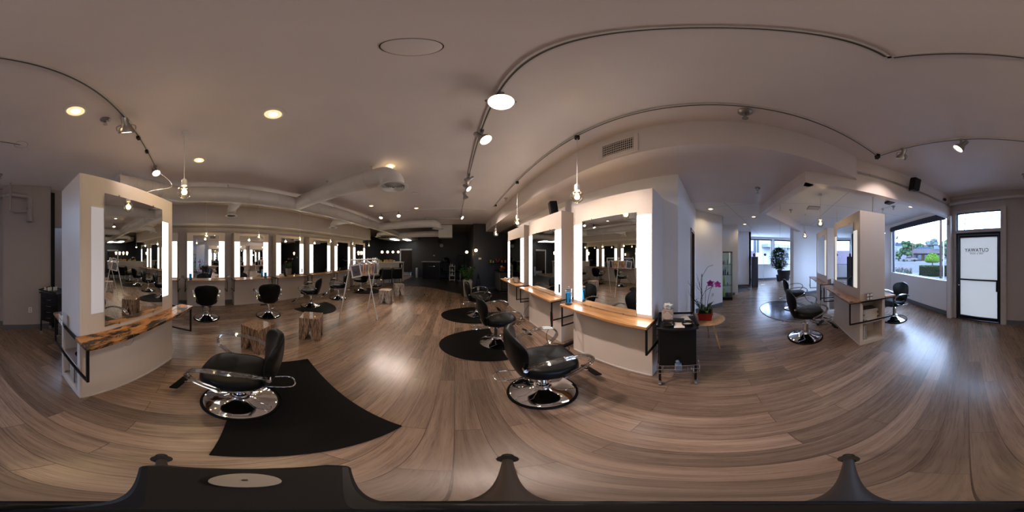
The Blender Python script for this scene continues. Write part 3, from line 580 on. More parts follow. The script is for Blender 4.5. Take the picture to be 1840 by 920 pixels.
# ================================================================== STYLING CHAIR
def superell(w, d, e=2.6, n=28):
    out = []
    for i in range(n):
        a = 2*math.pi*i/n; c, s = math.cos(a), math.sin(a)
        out.append((w*math.copysign(abs(c)**(2/e), c), d*math.copysign(abs(s)**(2/e), s)))
    return out
def make_chair(label, loc, rotz, seat_turn=0.0):
    t = thing('styling_chair', label, 'salon chair', loc, rotz, 'salon chairs')
    b = MB(); b.lathe([(0.296, 0.006), (0.296, 0.022), (0.270, 0.034), (0.19, 0.052), (0.12, 0.075), (0.085, 0.098), (0.078, 0.12), (0.0, 0.12)], n=48); b.build('base', M_chrome, t)
    b = MB(); b.lathe([(0.285, 0.0), (0.312, 0.0), (0.314, 0.012), (0.306, 0.024), (0.292, 0.026)], n=48); b.build('base_ring', M_rubber, t)
    c = MB(); c.cyl((0, 0, 0.11), (0, 0, 0.30), 0.047, n=28); c.lathe([(0.062, 0.115), (0.066, 0.125), (0.062, 0.14), (0.048, 0.145)], n=28); c.cyl((0, 0, 0.30), (0, 0, 0.40), 0.026, n=20); c.build('column', M_chrome, t)
    pl = MB(); pl.tube(bez([(-0.03, 0.0, 0.33), (-0.07, -0.20, 0.335), (-0.07, -0.40, 0.325), (0.07, -0.40, 0.325), (0.07, -0.20, 0.335), (0.03, 0.0, 0.33)], 30), 0.0065); pl.build('pump_lever', M_chrome, t)
    pt = MB(); pt.box((0, 0.0, 0.395), (0.22, 0.30, 0.025)); pt.box((0, 0.18, 0.385), (0.06, 0.16, 0.02)); pt.build('seat_plate', M_blackm, t, smooth=False, bevel=0.004)
    # seat cushion
    s = MB(); rings = []
    for z, k in ((0.405, 0.86), (0.412, 0.96), (0.432, 1.0), (0.465, 1.005), (0.492, 0.985), (0.510, 0.93), (0.522, 0.80), (0.527, 0.45), (0.525, 0.05)):
        rings.append([Vector((x*k*(1-0.10*max(0, -y/0.25)), y*k+0.035, z+0.012*(y/0.25)*(1 if y > 0 else -1) if z > 0.48 else z)) for x, y in superell(0.262, 0.262, 2.9, 36)])
    s.ring_loft(rings); s.build('seat', M_leather, t, angle=70)
    # backrest shell
    k = MB(); nu, nv = 22, 20; front = []; back = []
    for j in range(nv+1):
        v = j/nv; z = 0.385+0.515*v
        W = 0.175+0.095*math.sin(min(1, v/0.72)*math.pi/2)**1.6
        top = max(0.0, (v-0.62)/0.38); W *= max(0.0, 1-top**3.2)**(1/2.2)
        bot = max(0.0, (0.12-v)/0.12); W *= (1-bot**2*0.35)
        W = max(W, 0.012)
        yc = -0.205-0.115*v-0.02*math.sin(v*math.pi)
        fr = []; bk = []
        for i in range(nu+1):
            u = -1+2*i/nu; e = (1-abs(u)**4)**0.5 if abs(u) < 1 else 0
            th = (0.018+0.022*math.sin(math.pi*min(1, v*1.02))**0.5)*e
            cy = yc+0.115*(u*W/0.27)**2*(0.55+0.45*v)
            fr.append(Vector((u*W, cy+th+0.012*e*math.sin(v*math.pi), z))); bk.append(Vector((u*W, cy-th, z)))
        front.append(fr); back.append(bk)
    rings = [front[j]+back[j][::-1] for j in range(nv+1)]
    k.ring_loft(rings); k.build('backrest', M_leather, t, angle=80)
    for sg in (-1, 1):
        a = MB()
        P = bez([(sg*0.262, -0.225, 0.610), (sg*0.300, -0.10, 0.672), (sg*0.325, 0.06, 0.700), (sg*0.335, 0.20, 0.690), (sg*0.330, 0.285, 0.640), (sg*0.318, 0.285, 0.575), (sg*0.300, 0.20, 0.505), (sg*0.275, 0.08, 0.440)], 42)
        P2 = [p+Vector((sg*0.017, 0, 0.002)) for p in P]; P1 = [p-Vector((sg*0.017, 0, 0)) for p in P]
        a.tube(P1, 0.011, 8); a.tube(P2, 0.011, 8)
        q = [p for p in P]; rings = []
        a.tube(q, 0.01, 8, flat=(0.0045, 0.022), up=(0, 0.3, 1))
        arm = a.build('armrest', M_acryl, t)
        h = MB(); h.cyl((sg*0.235, -0.225, 0.605), (sg*0.285, -0.225, 0.612), 0.016); h.build('armrest_bolt', M_chrome, arm); h = MB(); h.cyl((sg*0.18, 0.075, 0.432), (sg*0.29, 0.075, 0.438), 0.014); h.cyl((sg*0.20, -0.02, 0.425), (sg*0.25, 0.10, 0.425), 0.010)
        h.build('armrest_bolt', M_chrome, arm)
    f = MB(); f.tube(bez([(0.0, 0.20, 0.39), (0.0, 0.30, 0.34), (0.0, 0.38, 0.22), (0.0, 0.50, 0.135)], 18), 0.010); f.build('footrest_arm', M_chrome, t)
    f = MB(); M = Matrix.Rotation(R(-24), 3, 'X'); f.box((0, 0.53, 0.125), (0.26, 0.085, 0.022), M=M); f.build('footrest', M_rubber, t, bevel=0.005)
    return t
def ang(dx, dy): return math.atan2(dy, dx)-math.pi/2
ch = make_chair('nearest black salon chair, its chrome base on the edge of the large black mat', (-1.236, 0.313, 0), ang(-0.42, -0.91))
CH = [((0.727, 1.235), ang(0.985, -0.17), 'black salon chair facing the large blue jar station beside the black trolley'),
 ((0.670, 2.585), ang(1, -0.02), 'black salon chair on the larger half-round black mat, middle of the right row'),
 ((0.560, 4.10), ang(1, -0.05), 'farthest black salon chair of the right row, beside the white planter'),
 ((-3.89, 0.16), ang(-1, 0.05), 'black salon chair seen straight from behind, below the leftmost blue jar mirror'),
 ((-3.74, 1.67), ang(-1, 0.25), 'black salon chair seen from behind, second from the left along the long station row'),
 ((-3.84, 3.11), ang(-0.80, -0.6), 'black salon chair turned sideways on the small black mat in the long left row'),
 ((-3.87, 4.40), ang(-0.75, -0.66), 'black salon chair turned sideways just left of the white magazine rack'),
 ((-3.98, 6.05), ang(-1, 0.15), 'black salon chair half hidden behind the hanging magazines of the rack'),
 ((-3.95, 7.35), ang(-0.9, -0.45), 'farthest black salon chair of the left row, in front of the white bar wall'),
 ((2.405, -1.557), ang(-0.36, -0.93), 'black salon chair with tall chrome column facing the island station by the magazine cubbies'),
 ((4.07, -2.27), ang(-0.36, -0.93), 'black salon chair standing on the clear floor mat, behind another black chair'),
 ((1.666, -3.43), ang(0.36, 0.93), 'black salon chair below the street window, turned towards the back of the island station')]
CHO = [ch]
for (x, y), rz, lb in CH: CHO.append(dup(ch, (x, y, 0), rz, lb))
# raise the seat of the chair facing the magazine-cubby island
for c in kids(CHO[10]):
    n = c.name.split('.')[0]
    if n in ('seat', 'backrest', 'armrest', 'seat_plate', 'footrest', 'footrest_arm'): c.location.z += 0.06

# ================================================================== FLOOR MATS
def dmat(label, cx, cy, sgn, rx, ry, straight=None, mat=None, cut=0.30, name='floor_mat'):
    "half-round mat: straight edge through the chair, round part towards -x*sgn"
    pts = []
    for i in range(31):
        a = R(90)+math.pi*i/30
        pts.append((rx*math.cos(a)*(1), ry*math.sin(a)))
    cutp = [(cut*math.cos(a), cut*math.sin(a)) for a in [R(-90)-math.pi*i/20 for i in range(21)]]
    poly = pts+cutp
    m = MB(); m.prism(poly, 0.0, 0.014)
    o = m.build(name, mat or M_rubber, loc=(cx, cy, 0.001), rotz=0 if sgn > 0 else math.pi, bevel=0.004, smooth=False); return tag(o, label, 'mat', 'salon mats')
dmat('larger black half-round rubber mat under the middle chair of the right row', 0.665, 2.585, 1, 0.93, 0.60)
dmat('black half-round rubber mat under the farthest chair of the right row', 0.56, 4.10, 1, 0.93, 0.62)
dmat('small black half-round mat under the sideways chair in the left row', -3.84, 3.11, -1, 0.88, 0.60)
dmat('black half-round mat behind the white magazine rack', -3.98, 6.05, -1, 0.88, 0.62)
# big rectangular mat with semicircular cut-out
a = Vector((-0.56, 0.03)); b = Vector((-0.29, 0.85)); u = Vector((-0.951, 0.309)); cc = Vector((-1.236, 0.313))
d = a+u*1.44; c = b+u*1.44
k = (cc-a).dot(u); r = 0.318
off = math.sqrt(max(0, r*r-((cc-a)-u*k).length**2)); pA = a+u*(k-off); pB = a+u*(k+off)
aA = math.atan2((pA-cc).y, (pA-cc).x); aB = math.atan2((pB-cc).y, (pB-cc).x)
arc = []
aB2 = aB
while aB2 < aA: aB2 += 2*math.pi
aA2 = aA+2*math.pi if aA < 0 else aA
# go from pB to pA on the side of b
def arcpts(a0, a1, n=18): return [cc+Vector((math.cos(a0+(a1-a0)*i/n), math.sin(a0+(a1-a0)*i/n)))*r for i in range(n+1)]
cand = [arcpts(aB, aB-((aB-aA) % (2*math.pi))), arcpts(aB, aB+((aA-aB) % (2*math.pi)))]
mid = b+u*k
arc = min(cand, key=lambda P: (P[len(P)//2]-mid).length)
def rc(p, q, n, rr=0.05): return p
# slightly bowed outer edges of the worn mat
poly = [tuple(a), tuple(b), tuple(c), tuple(d)]+[tuple(p) for p in arc]
m = MB(); m.prism(poly, 0.001, 0.019); o = m.build('floor_mat', M_rubber, smooth=False, bevel=0.006); tag(o, 'large rectangular black rubber mat around the nearest salon chair', 'mat', 'salon mats')
M_clear = thin_glass('clear_vinyl', (0.86, 0.88, 0.93), 0.45, 0.12, 0.01)
m = MB(); m.prism([(4.07+0.95*math.cos(R(a)), -2.0+0.70*math.sin(R(a))) for a in range(0, 360, 8)], 0.001, 0.007); o = m.build('floor_mat', M_clear, smooth=False); tag(o, 'clear glossy round floor mat under the chair beyond', 'mat', 'salon mats')
rg = MB(); rg.tube([(4.07+0.95*math.cos(R(a)), -2.0+0.70*math.sin(R(a)), 0.006) for a in range(0, 360, 8)], 0.008, 6, closed=True); rg.build('rim', pbr('grey_blue_rim', (0.12, 0.15, 0.22), 0.2), o)

# ================================================================== STUMP STOOLS
def stool(label, x, y, rz, mat, w=0.36, h=0.45):
    t = thing('stump_stool', label, 'stool', (x, y, 0), rz, 'driftwood stools')
    b = MB(); hw = w/2
    # body: four faces with inverted V cut-outs -> build as four corner legs tapering up into a solid block
    b.bb(-hw, hw, -hw, hw, h*0.50, h)
    b.build('seat_block', mat, t, smooth=False, bevel=0.006)
    for sx in (-1, 1):
        for sy in (-1, 1):
            l = MB(); z0, z1 = 0.0, h*0.50
            a0 = 0.095; a1 = hw-0.005
            def sq(a, z): return [Vector((sx*hw, sy*hw, z)), Vector((sx*(hw-a), sy*hw, z)), Vector((sx*(hw-a), sy*(hw-a), z)), Vector((sx*hw, sy*(hw-a), z))]
            r = [sq(a0, z0), sq(a1, z1)]
            if sx*sy > 0: r = [q[::-1] for q in r]
            l.ring_loft(r); l.build('leg', mat, t, smooth=False, bevel=0.004)
    return t
stool('brown driftwood stool partly behind the nearest salon chair', -2.32, 0.86, R(28), M_stump)
stool('brown driftwood stool with notched feet, left of the white magazine rack', -2.24, 1.83, R(50-12), M_stump)
stool('pale whitewashed driftwood stool right of the magazine rack, nearer of the pale pair', -2.20, 4.80, R(10), M_stumpl)
stool('pale whitewashed driftwood stool by the dark tile edge, farther of the pale pair', -2.20, 6.02, R(32), M_stumpl)

# ================================================================== MAGAZINE RACK
t = thing('magazine_rack', 'white three-legged metal loop rack with hanging magazines', 'rack', (-2.05, 3.3, 0), 0)
zb = 1.465
b = MB(); b.tube([(0, -0.57, zb), (0, 0.62, zb)], 0.014, 10); b.build('rail', M_offw, t)
for p, q in (((0, -0.57, zb), (-0.29, -0.64, 0.0)), ((0, 0.62, zb), (-0.35, 0.68, 0.0)), ((0, 0.05, zb), (0.31, 0.03, 0.0))):
    l = MB(); l.tube([p, q], 0.015, 10, r1=0.013); l.build('leg', M_offw, t)
MAGC = [(0.40, 0.36, 0.33), (0.38, 0.30, 0.28), (0.42, 0.15, 0.02), (0.30, 0.24, 0.20), (0.40, 0.24, 0.02), (0.42, 0.22, 0.20), (0.03, 0.03, 0.035), (0.40, 0.36, 0.34)]
def magazine(label, y, tilt, yaw, col, big=1.0, dz=0):
    t = thing('hanging_magazine', label, 'magazine', (-2.05, y, zb), yaw, 'magazines hanging on the rack')
    h = MB(); h.tube(bez([(0.0, 0, 0.0), (0.012, 0, 0.022), (0, 0, 0.032), (-0.014, 0, 0.015), (0, 0, -0.04)], 16), 0.0025, 6)
    h.tube([(0, 0, -0.04), (-0.15*big, 0, -0.10)], 0.0035, 6); h.tube([(0, 0, -0.04), (0.15*big, 0, -0.10)], 0.0035, 6); h.tube([(-0.15*big, 0, -0.10), (0.15*big, 0, -0.10)], 0.0035, 6); h.build('hanger', M_chrome, t)
    M = Matrix.Rotation(tilt, 3, 'Y')
    w_, h_ = 0.24*big, 0.30*big
    c = MB()
    for sg in (-1, 1): c.box((0, sg*0.010, -0.10-h_/2+dz), (w_, 0.004, h_), M=Matrix.Rotation(tilt, 3, 'Y') @ Matrix.Rotation(sg*R(3), 3, 'X'))
    c.build('cover', M_paper, t, smooth=False)
    fw, fh = (0.74, 0.80) if big > 0.93 else (0.94, 0.95)
    pic = MB(); pic.box((0, -0.0135, -0.10-h_/2+dz), (w_*fw, 0.003, h_*fh), M=M @ Matrix.Rotation(-R(3), 3, 'X')); pic.box((0, 0.0135, -0.10-h_/2+dz), (w_*fw, 0.003, h_*fh), M=M @ Matrix.Rotation(R(3), 3, 'X'))
    pic.build('cover_picture', col, t, smooth=False); return t
def cover_mat(i, col):
    return pbr('magazine_print_%d' % i, col, 0.35, noise=0.75, nscale=9)
magazine('largest magazine at the near end of the rack, white border around a dark figure photo', 2.92, R(-10), R(44), cover_mat(0, (0.07, 0.055, 0.06)), 0.95)
mg = [('white magazine edge on beside the large one on the rack', 3.04, 5, 15), ('orange magazine page in the middle of the rack', 3.15, -4, 60), ('pale folded magazine hanging at the rack centre', 3.24, 6, 25),
      ('yellow and black magazine hanging right of the rack centre', 3.42, -8, 62), ('pink toned magazine near the far end of the rack', 3.55, 10, 30), ('black magazine squeezed near the far end of the rack', 3.67, -3, 45), ('white magazine at the far end of the rack', 3.80, 8, 55)]
for i, (lb, y, ti, ya) in enumerate(mg): magazine(lb, y, R(ti), R(ya), cover_mat(i+1, MAGC[(i+1) % 8]), 0.84+0.04*(i % 3))

# ================================================================== LAMPS
def pendant(label, x, y, ztop, zb=2.13, canopy=True, on=True, cap=True, name='bulb_pendant', group='clear bulb pendants', power=None, r=0.070, warm=WARM):
    t = thing(name, label, 'pendant lamp', (x, y, ztop), 0, group)
    L = ztop-zb
    c = MB(); c.cyl((0, 0, 0), (0, 0, -L+0.14), 0.0048, n=6); c.build('cord', M_white, t)
    c = MB(); c.cyl((0, 0, 0.0), (0, 0, -0.045), 0.028, n=14); c.build('ceiling_cap', M_blackm if canopy else M_white, t)
    c = MB(); c.lathe([(0.004, -L+0.175), (0.010, -L+0.15), (0.025, -L+0.145), (0.028, -L+0.135), (0.028, -L+0.075), (0.022, -L+0.070)], n=18, cap0=True, cap1=True); c.build('socket', M_white, t)
    g = MB(); prof = [(0.014, -L+0.085), (0.018, -L+0.070), (0.034, -L+0.052)]
    for i in range(1, 13):
        a = R(60)-i*R(150)/12; prof.append((max(0.0015, r*math.cos(a)), -L+r*math.sin(a)))
    g.lathe(prof, n=24, cap1=True); b = g.build('glass_bulb', M_bulb, t)
    f = MB()
    for k in range(6):
        a = k*math.pi/3; f.tube([(0.006*math.cos(a), 0.006*math.sin(a), -L+0.02), (0.018*math.cos(a+0.5), 0.018*math.sin(a+0.5), -L+0.005), (0.007*math.cos(a+1), 0.007*math.sin(a+1), -L-0.016)], 0.0018, 5)
    f.build('filament', M_fil, b)
    if on: light('POINT', 'pendant_light', (0, 0, -L), power or BULB_W, warm, 0.03, parent=t)
    return t
LPL = ['leftmost clear bulb pendant of the long row, above the chair seen straight from behind', 'clear bulb pendant above the second chair of the long left row', 'clear bulb pendant in front of the station with the white card', 'clear bulb pendant over the chair left of the magazine rack',
       'clear bulb pendant above the left leg of the magazine rack', 'farthest clear bulb pendant of the left row, against the dark back wall']
for lb, y in zip(LPL, (0.18, 1.67, 3.11, 4.55, 6.01, 7.46)): pendant(lb, -4.40, y, CZ, 2.10, canopy=False)
pendant('clear bulb pendant hanging on a white cord beside the nearest island station', -1.57, -0.15, CZ, 2.20, canopy=False)
for lb, y in (('largest clear bulb pendant of the right row, hanging from the track near the wall grille', 1.205), ('middle clear bulb pendant of the right row above the second chair', 2.80), ('farthest clear bulb pendant of the right row, near the dark kitchenette', 4.42)): pendant(lb, 1.11, y, CZ-0.02, 2.17)
pendant('clear bulb pendant in the side room above the magazine cubby island, nearer of two', 2.43, -1.91, TZ, 2.17, canopy=False)
pendant('clear bulb pendant farther back in the side room, in front of the pale pier wall', 3.95, -2.54, TZ, 2.12, canopy=False)
pendant('clear bulb pendant behind the island station, near the street window', 2.05, -3.55, TZ, 2.12, canopy=False)
def globe(label, x, y, z, ztop=CZ, on=True, r=0.075):
    t = thing('globe_pendant', label, 'pendant lamp', (x, y, ztop), 0, 'globe pendants'); L = ztop-z
    c = MB(); c.cyl((0, 0, 0), (0, 0, -L+r+0.05), 0.004, n=6); c.cyl((0, 0, -L+r+0.06), (0, 0, -L+r-0.005), 0.018, n=12); c.build('cord', M_blackm, t)
    g = MB(); g.ball((0, 0, -L), r, 20, 12); g.build('globe', M_globe if on else M_nickel, t)
    if on: light('POINT', 'globe_light', (0, 0, -L-r-0.03), 2.2, WARM, 0.05, parent=t)
for i, (az, d) in enumerate(((-25.9, 9.3), (-23.97, 9.7), (-22.1, 10.1), (-20.25, 10.5))):
    globe(['leftmost glowing globe pendant above the low white bar', 'second glowing globe pendant from the left above the bar', 'third glowing globe pendant from the left above the bar', 'rightmost glowing globe pendant above the bar, beside the curtained doorway'][i], d*math.sin(R(az)), d*math.cos(R(az)), 1.55+d*math.tan(R(1.40)))
globe('glowing globe pendant in front of the grey kitchenette wall', 0.86, 6.93, 1.79, r=0.07)
globe('lower glowing globe pendant left of the kitchenette wall', 0.53, 7.9, 1.74, r=0.07)
globe('unlit small globe pendant hanging over the dark back area', -1.20, 9.0, 1.58, on=False, r=0.06)

def downlight(label, x, y, z=CZ, power=None, r=0.075, color=WARM, group='recessed ceiling lights'):
    t = thing('recessed_light', label, 'ceiling light', (x, y, z), 0, group)
    c = MB(); c.lathe([(r+0.028, -0.001), (r+0.028, -0.005), (r+0.004, -0.007), (r, -0.004), (r*0.9, -0.002), (0.02, -0.002)], n=28); c.build('trim_ring', M_white, t)
    l = MB(); l.lathe([(r*0.92, -0.0035), (0.035, -0.0045)], n=24); l.build('reflector', M_refl, t)
    l = MB(); l.lathe([(0.036, -0.0045), (0.020, -0.007), (0.001, -0.008)], n=20, cap1=True); l.build('bulb', M_lampc, t)
    if power != 0: light('SPOT', 'downlight', (0, 0, -0.03), power or DOWN_W, color, 0.06, direction=(0, 0, -1), cone=R(140), blend=0.8, parent=t)
DL = [(-0.88, -0.84, 'recessed light nearest the dark front corner, above the island station'), (-1.14, 0.55, 'large recessed light in the olive-lit ceiling above the nearest chair'), (-2.25, -0.01, 'recessed light between the bulb pendant and the white duct'),
      (-0.95, 2.24, 'recessed light right above the end of the near duct branch'), (-2.34, 4.10, 'recessed light above the magazine rack, left of two beyond the duct'), (-1.19, 4.82, 'recessed light beyond the duct vent, right of two'), (-2.0, 7.2, 'small far recessed light behind the second duct branch')]
for x, y, lb in DL: downlight(lb, x, y)
for x, y, lb in ((4.15, 0.03, 'recessed light in the panel ceiling above the side table'), (4.85, -1.28, 'recessed light in the panel ceiling beside a sprinkler'), (6.1, -1.25, 'farthest recessed light in the panel ceiling')): downlight(lb, x, y, TZ, 14.0)
downlight('unlit recessed light near the street window', 1.34, -3.70, TZ, 0)

# track rails
def track(label, p, q, w=0.036, mat=None, slot=True):
    p, q = Vector(p), Vector(q); d = q-p; L = d.length
    t = thing('light_track', label, 'track', (p.x, p.y, CZ), math.atan2(d.y, d.x), 'ceiling tracks')
    b = MB(); b.bb(0, L, -w/2, w/2, -0.022, -0.001); b.build('rail', mat or M_trim, t, smooth=False)
    if slot:
        s = MB(); s.bb(0.02, L-0.02, -0.006, 0.006, -0.024, -0.021); s.build('slot', pbr('track_slot', (0.10, 0.08, 0.07), 0.4), t, smooth=False)
track('long white ceiling track running above the camera towards the dark back room', (0.26, -0.49), (0.19, 5.75))
track('white ceiling track crossing the near ceiling towards the island station', (0.26, -0.49), (-2.45, -0.66))
track('white ceiling track along the soffit carrying the three bulb pendants', (1.11, -1.80), (1.10, 4.65), 0.026)
track('ceiling track across the dark front ceiling', (1.11, -1.80), (-0.84, -1.62), 0.026)
track('far thin ceiling track crossing above the second duct branch', (-2.95, 4.98), (0.95, 5.0), 0.022, slot=False)
track('farthest thin ceiling conduit behind the second duct branch', (-2.6, 6.05), (0.15, 6.45), 0.02, slot=False)
cn = MB(); cn.box((1.115, -1.80, CZ-0.02), (0.05, 0.10, 0.04), rotz=R(45)); cn.box((1.115, -1.80, CZ-0.02), (0.05, 0.06, 0.035)); o = cn.build('track_connector', M_blackm, smooth=False); tag(o, 'black corner connector joining two ceiling tracks', 'connector')
def spot(label, x, y, d, on=True, power=None, s=1.0, name='track_spotlight', z0=CZ-0.022):
    t = thing(name, label, 'spotlight', (x, y, z0), 0, 'track spotlights')
    d = Vector(d).normalized(); pv = Vector((0, 0, -0.115*s))
    b = MB(); b.box((0, 0, -0.014), (0.03, 0.05, 0.028)); b.box((0, 0, -0.055*s), (0.012, 0.026, 0.10*s)); b.build('stem', M_nickel, t, smooth=False)
    sd = d.cross(Vector((0, 0, 1))); sd = sd.normalized() if sd.length > 1e-3 else Vector((1, 0, 0))
    y_ = MB(); y_.tube(bez([pv+Vector((0, 0, 0.04))-d*0.01, pv+sd*0.066*s+Vector((0, 0, 0.02)), pv+sd*0.068*s+d*0.03*s], 10), 0.005*s, 6); y_.tube(bez([pv+Vector((0, 0, 0.04))-d*0.01, pv-sd*0.066*s+Vector((0, 0, 0.02)), pv-sd*0.068*s+d*0.03*s], 10), 0.005*s, 6); y_.build('yoke', M_nickel, t)
    M = d.to_track_quat('Z', 'Y').to_matrix()
    h = MB(); h.lathe([(0.001, -0.10*s), (0.026*s, -0.098*s), (0.028*s, -0.03*s), (0.040*s, -0.005*s), (0.060*s, 0.025*s), (0.064*s, 0.055*s), (0.061*s, 0.057*s), (0.056*s, 0.040*s)], c=pv, n=24, M=M, cap0=True); hd = h.build('head', M_nickel, t)
    f = MB(); f.lathe([(0.057*s, 0.045*s), (0.04*s, 0.050*s), (0.001, 0.053*s)], c=pv, n=24, M=M, cap1=True); f.build('lamp_face', M_lamp if on else M_nickel, hd)
    if on: light('SPOT', 'track_light', pv+d*0.075*s, power or TRACK_W, WARM2, 0.04, direction=d, cone=R(80), blend=0.7, parent=t)
spot('large spotlight on the long track, glowing straight at the camera', 0.26, 0.92, (-0.10, -0.48, -0.85), s=1.25, power=70)
spot('second spotlight of the long track, tilted to the right', 0.245, 1.50, (0.55, -0.25, -0.80), s=1.1)
spot('unlit spotlight seen from behind, nearest in the middle cluster of the long track', 0.22, 2.70, (-0.75, 0.45, -0.5), on=False)
spot('glowing spotlight in the middle cluster of the long track', 0.21, 3.05, (0.65, -0.35, -0.7))
spot('unlit spotlight pointing down at the end of the middle cluster', 0.20, 3.55, (0.35, 0.1, -0.9), on=False)
spot('last glowing spotlight at the far end of the long track', 0.19, 5.60, (0.65, -0.45, -0.6))
spot('spotlight over the island station, with chrome tail pointing right', -1.20, -0.585, (-0.55, -0.15, -0.75), s=1.15, power=45)
spot('spotlight at the far end of the cross track, near the island top', -2.30, -0.645, (0.30, 0.40, -0.85), power=45)
spot('dim spotlight on the front track above the beam, left of two', 0.75, -1.765, (0.50, -0.32, -0.80), power=26)
spot('dim spotlight on the front track, right of two', 0.07, -1.705, (0.60, 0.0, -0.78), power=5)
spot('glowing spotlight left of two above the second duct branch', -2.45, 4.97, (0.05, -0.45, -0.88))
spot('glowing spotlight right of two above the second duct branch', -1.82, 4.97, (0.25, -0.50, -0.8))
for i, (x, y, lb) in enumerate(((-1.53, -0.605, 'black plug-in adapter on the cross track, nearer the large spotlight'), (-1.85, -0.622, 'black plug-in adapter on the cross track, nearer the island station'))):
    m = MB(); m.box((x, y, CZ-0.045), (0.05, 0.035, 0.045)); o = m.build('track_adapter', M_blackm, smooth=False, bevel=0.004); tag(o, lb, 'track adapter', 'track adapters')

# sprinklers, detectors, junction covers
def sprinkler(label, x, y, z, s=1.0):
    t = thing('fire_sprinkler', label, 'sprinkler', (x, y, z), 0, 'fire sprinklers')
    b = MB(); b.lathe([(0.045*s, 0), (0.045*s, -0.008*s), (0.028*s, -0.02*s), (0.024*s, -0.035*s), (0.001, -0.036*s)], n=20); b.build('escutcheon', M_nickel, t)
    b = MB(); b.cyl((0, 0, -0.03*s), (0, 0, -0.06*s), 0.010*s, n=10); b.tube([(0.012*s, 0, -0.045*s), (0.016*s, 0, -0.07*s), (0, 0, -0.088*s), (-0.016*s, 0, -0.07*s), (-0.012*s, 0, -0.045*s)], 0.003*s, 6); b.cyl((0, 0, -0.088*s), (0, 0, -0.092*s), 0.020*s, n=14); b.build('nozzle', M_nickel, t)
for x, y, z, s, lb in ((-1.13, -0.74, CZ, 1, 'fire sprinkler beside the recessed light above the island station'), (1.20, -0.25, CZ, 1.3, 'large fire sprinkler beside the soffit track'), (2.43, -0.70, SZ, 1, 'fire sprinkler under the lowered ceiling, near the angled beam'),
    (3.72, -1.96, TZ, 1, 'fire sprinkler in the panel ceiling behind the angled beam'), (4.9, -1.35, TZ, 1, 'fire sprinkler beside a recessed light in the far panel ceiling'), (1.72, -3.50, TZ, 1, 'fire sprinkler in the panel ceiling near the street window'),
    (1.22, 3.85, CZ, 1, 'fire sprinkler between two pendants of the right row'), (-2.83, 2.0, 2.88, 0.7, 'small fire sprinkler beside the duct fork'), (-0.93, -2.58, CZ, 1, 'dark fire sprinkler on the front ceiling')): sprinkler(lb, x, y, z, s)
def cover(label, x, y, z, r, name='ceiling_cover_plate', mat=None):
    m = MB(); m.lathe([(r, 0), (r, -0.005), (r*0.92, -0.009), (r*0.3, -0.012), (0.001, -0.012)], c=(x, y, z), n=36); o = m.build(name, mat or M_ceil); tag(o, label, 'cover plate')
    g_ = MB(); g_.tube([(x+(r+0.002)*math.cos(R(a)), y+(r+0.002)*math.sin(R(a)), z-0.002) for a in range(0, 360, 12)], 0.0022, 5, closed=True); g_.build('edge_gap', M_brown, o)
cover('round painted cover plate on the ceiling almost above the camera', -0.12, 0.43, CZ, 0.085)
cover('round smoke detector base beyond the round duct vent', -0.92, 3.58, CZ, 0.07, 'smoke_detector', M_white)
cover('round canopy plate at the end of the front ceiling track', -0.84, -1.64, CZ, 0.075)
# projector style dark exit sensor box near street window
m = MB(); m.box((1.62, -3.12, TZ-0.03), (0.20, 0.14, 0.05), rotz=R(-24)); o = m.build('ceiling_box', M_blackm, smooth=False, bevel=0.006); tag(o, 'flat black box on the panel ceiling above the magazine cubby island', 'ceiling box')
# ================================================================== DUCT
t = thing('spiral_duct', 'long white painted round ventilation duct hung under the ceiling with branches', 'duct', (-3.15, 0, 2.80))
def ductrun(mb, pts, r, seams=0.0, n=24):
    mb.tube(pts, r, n)
    if seams:
        P = [Vector(p) for p in pts]
        for a, b in zip(P[:-1], P[1:]):
            L = (b-a).length; d = (b-a)/L; k = int(L/seams)
            for i in range(1, k+1):
                c = a+d*(i*seams)
                if (c-a).length < L-0.02: mb.tube([c-d*0.008, c+d*0.008], r+0.005, n)
def duct_part(name, pts, r, seams=0.0, mat=None, extra=None):
    m = MB(); ductrun(m, pts, r, seams)
    if extra: extra(m)
    return m.build(name, mat or M_duct, t, angle=50)
duct_part('main_run', [(0, -0.25, 0), (0, 2.13, 0), (0, 6.1, 0), (0, 8.15, 0)], 0.165, 0.61)
el = bez([(0, -0.20, 0), (0.02, -0.34, 0), (0.12, -0.52, 0), (0.30, -0.72, 0)], 8)
duct_part('elbow', el, 0.163)
duct_part('angled_run', [(0.26, -0.68, 0), (0.88, -1.26, 0)], 0.155, 0.14)
el2 = bez([(0, 8.1, -0.0), (0.03, 8.3, -0.03), (0.16, 8.42, -0.06), (0.4, 8.45, -0.08)], 8)
duct_part('far_elbow', el2, 0.16)
duct_part('far_run', [(0.35, 8.45, -0.09), (2.45, 8.2, -0.12)], 0.16, 0.5)
duct_part('saddle', [(0, 1.88, 0), (0, 2.40, 0)], 0.163)
duct_part('saddle', [(0, 5.85, 0), (0, 6.36, 0)], 0.163)
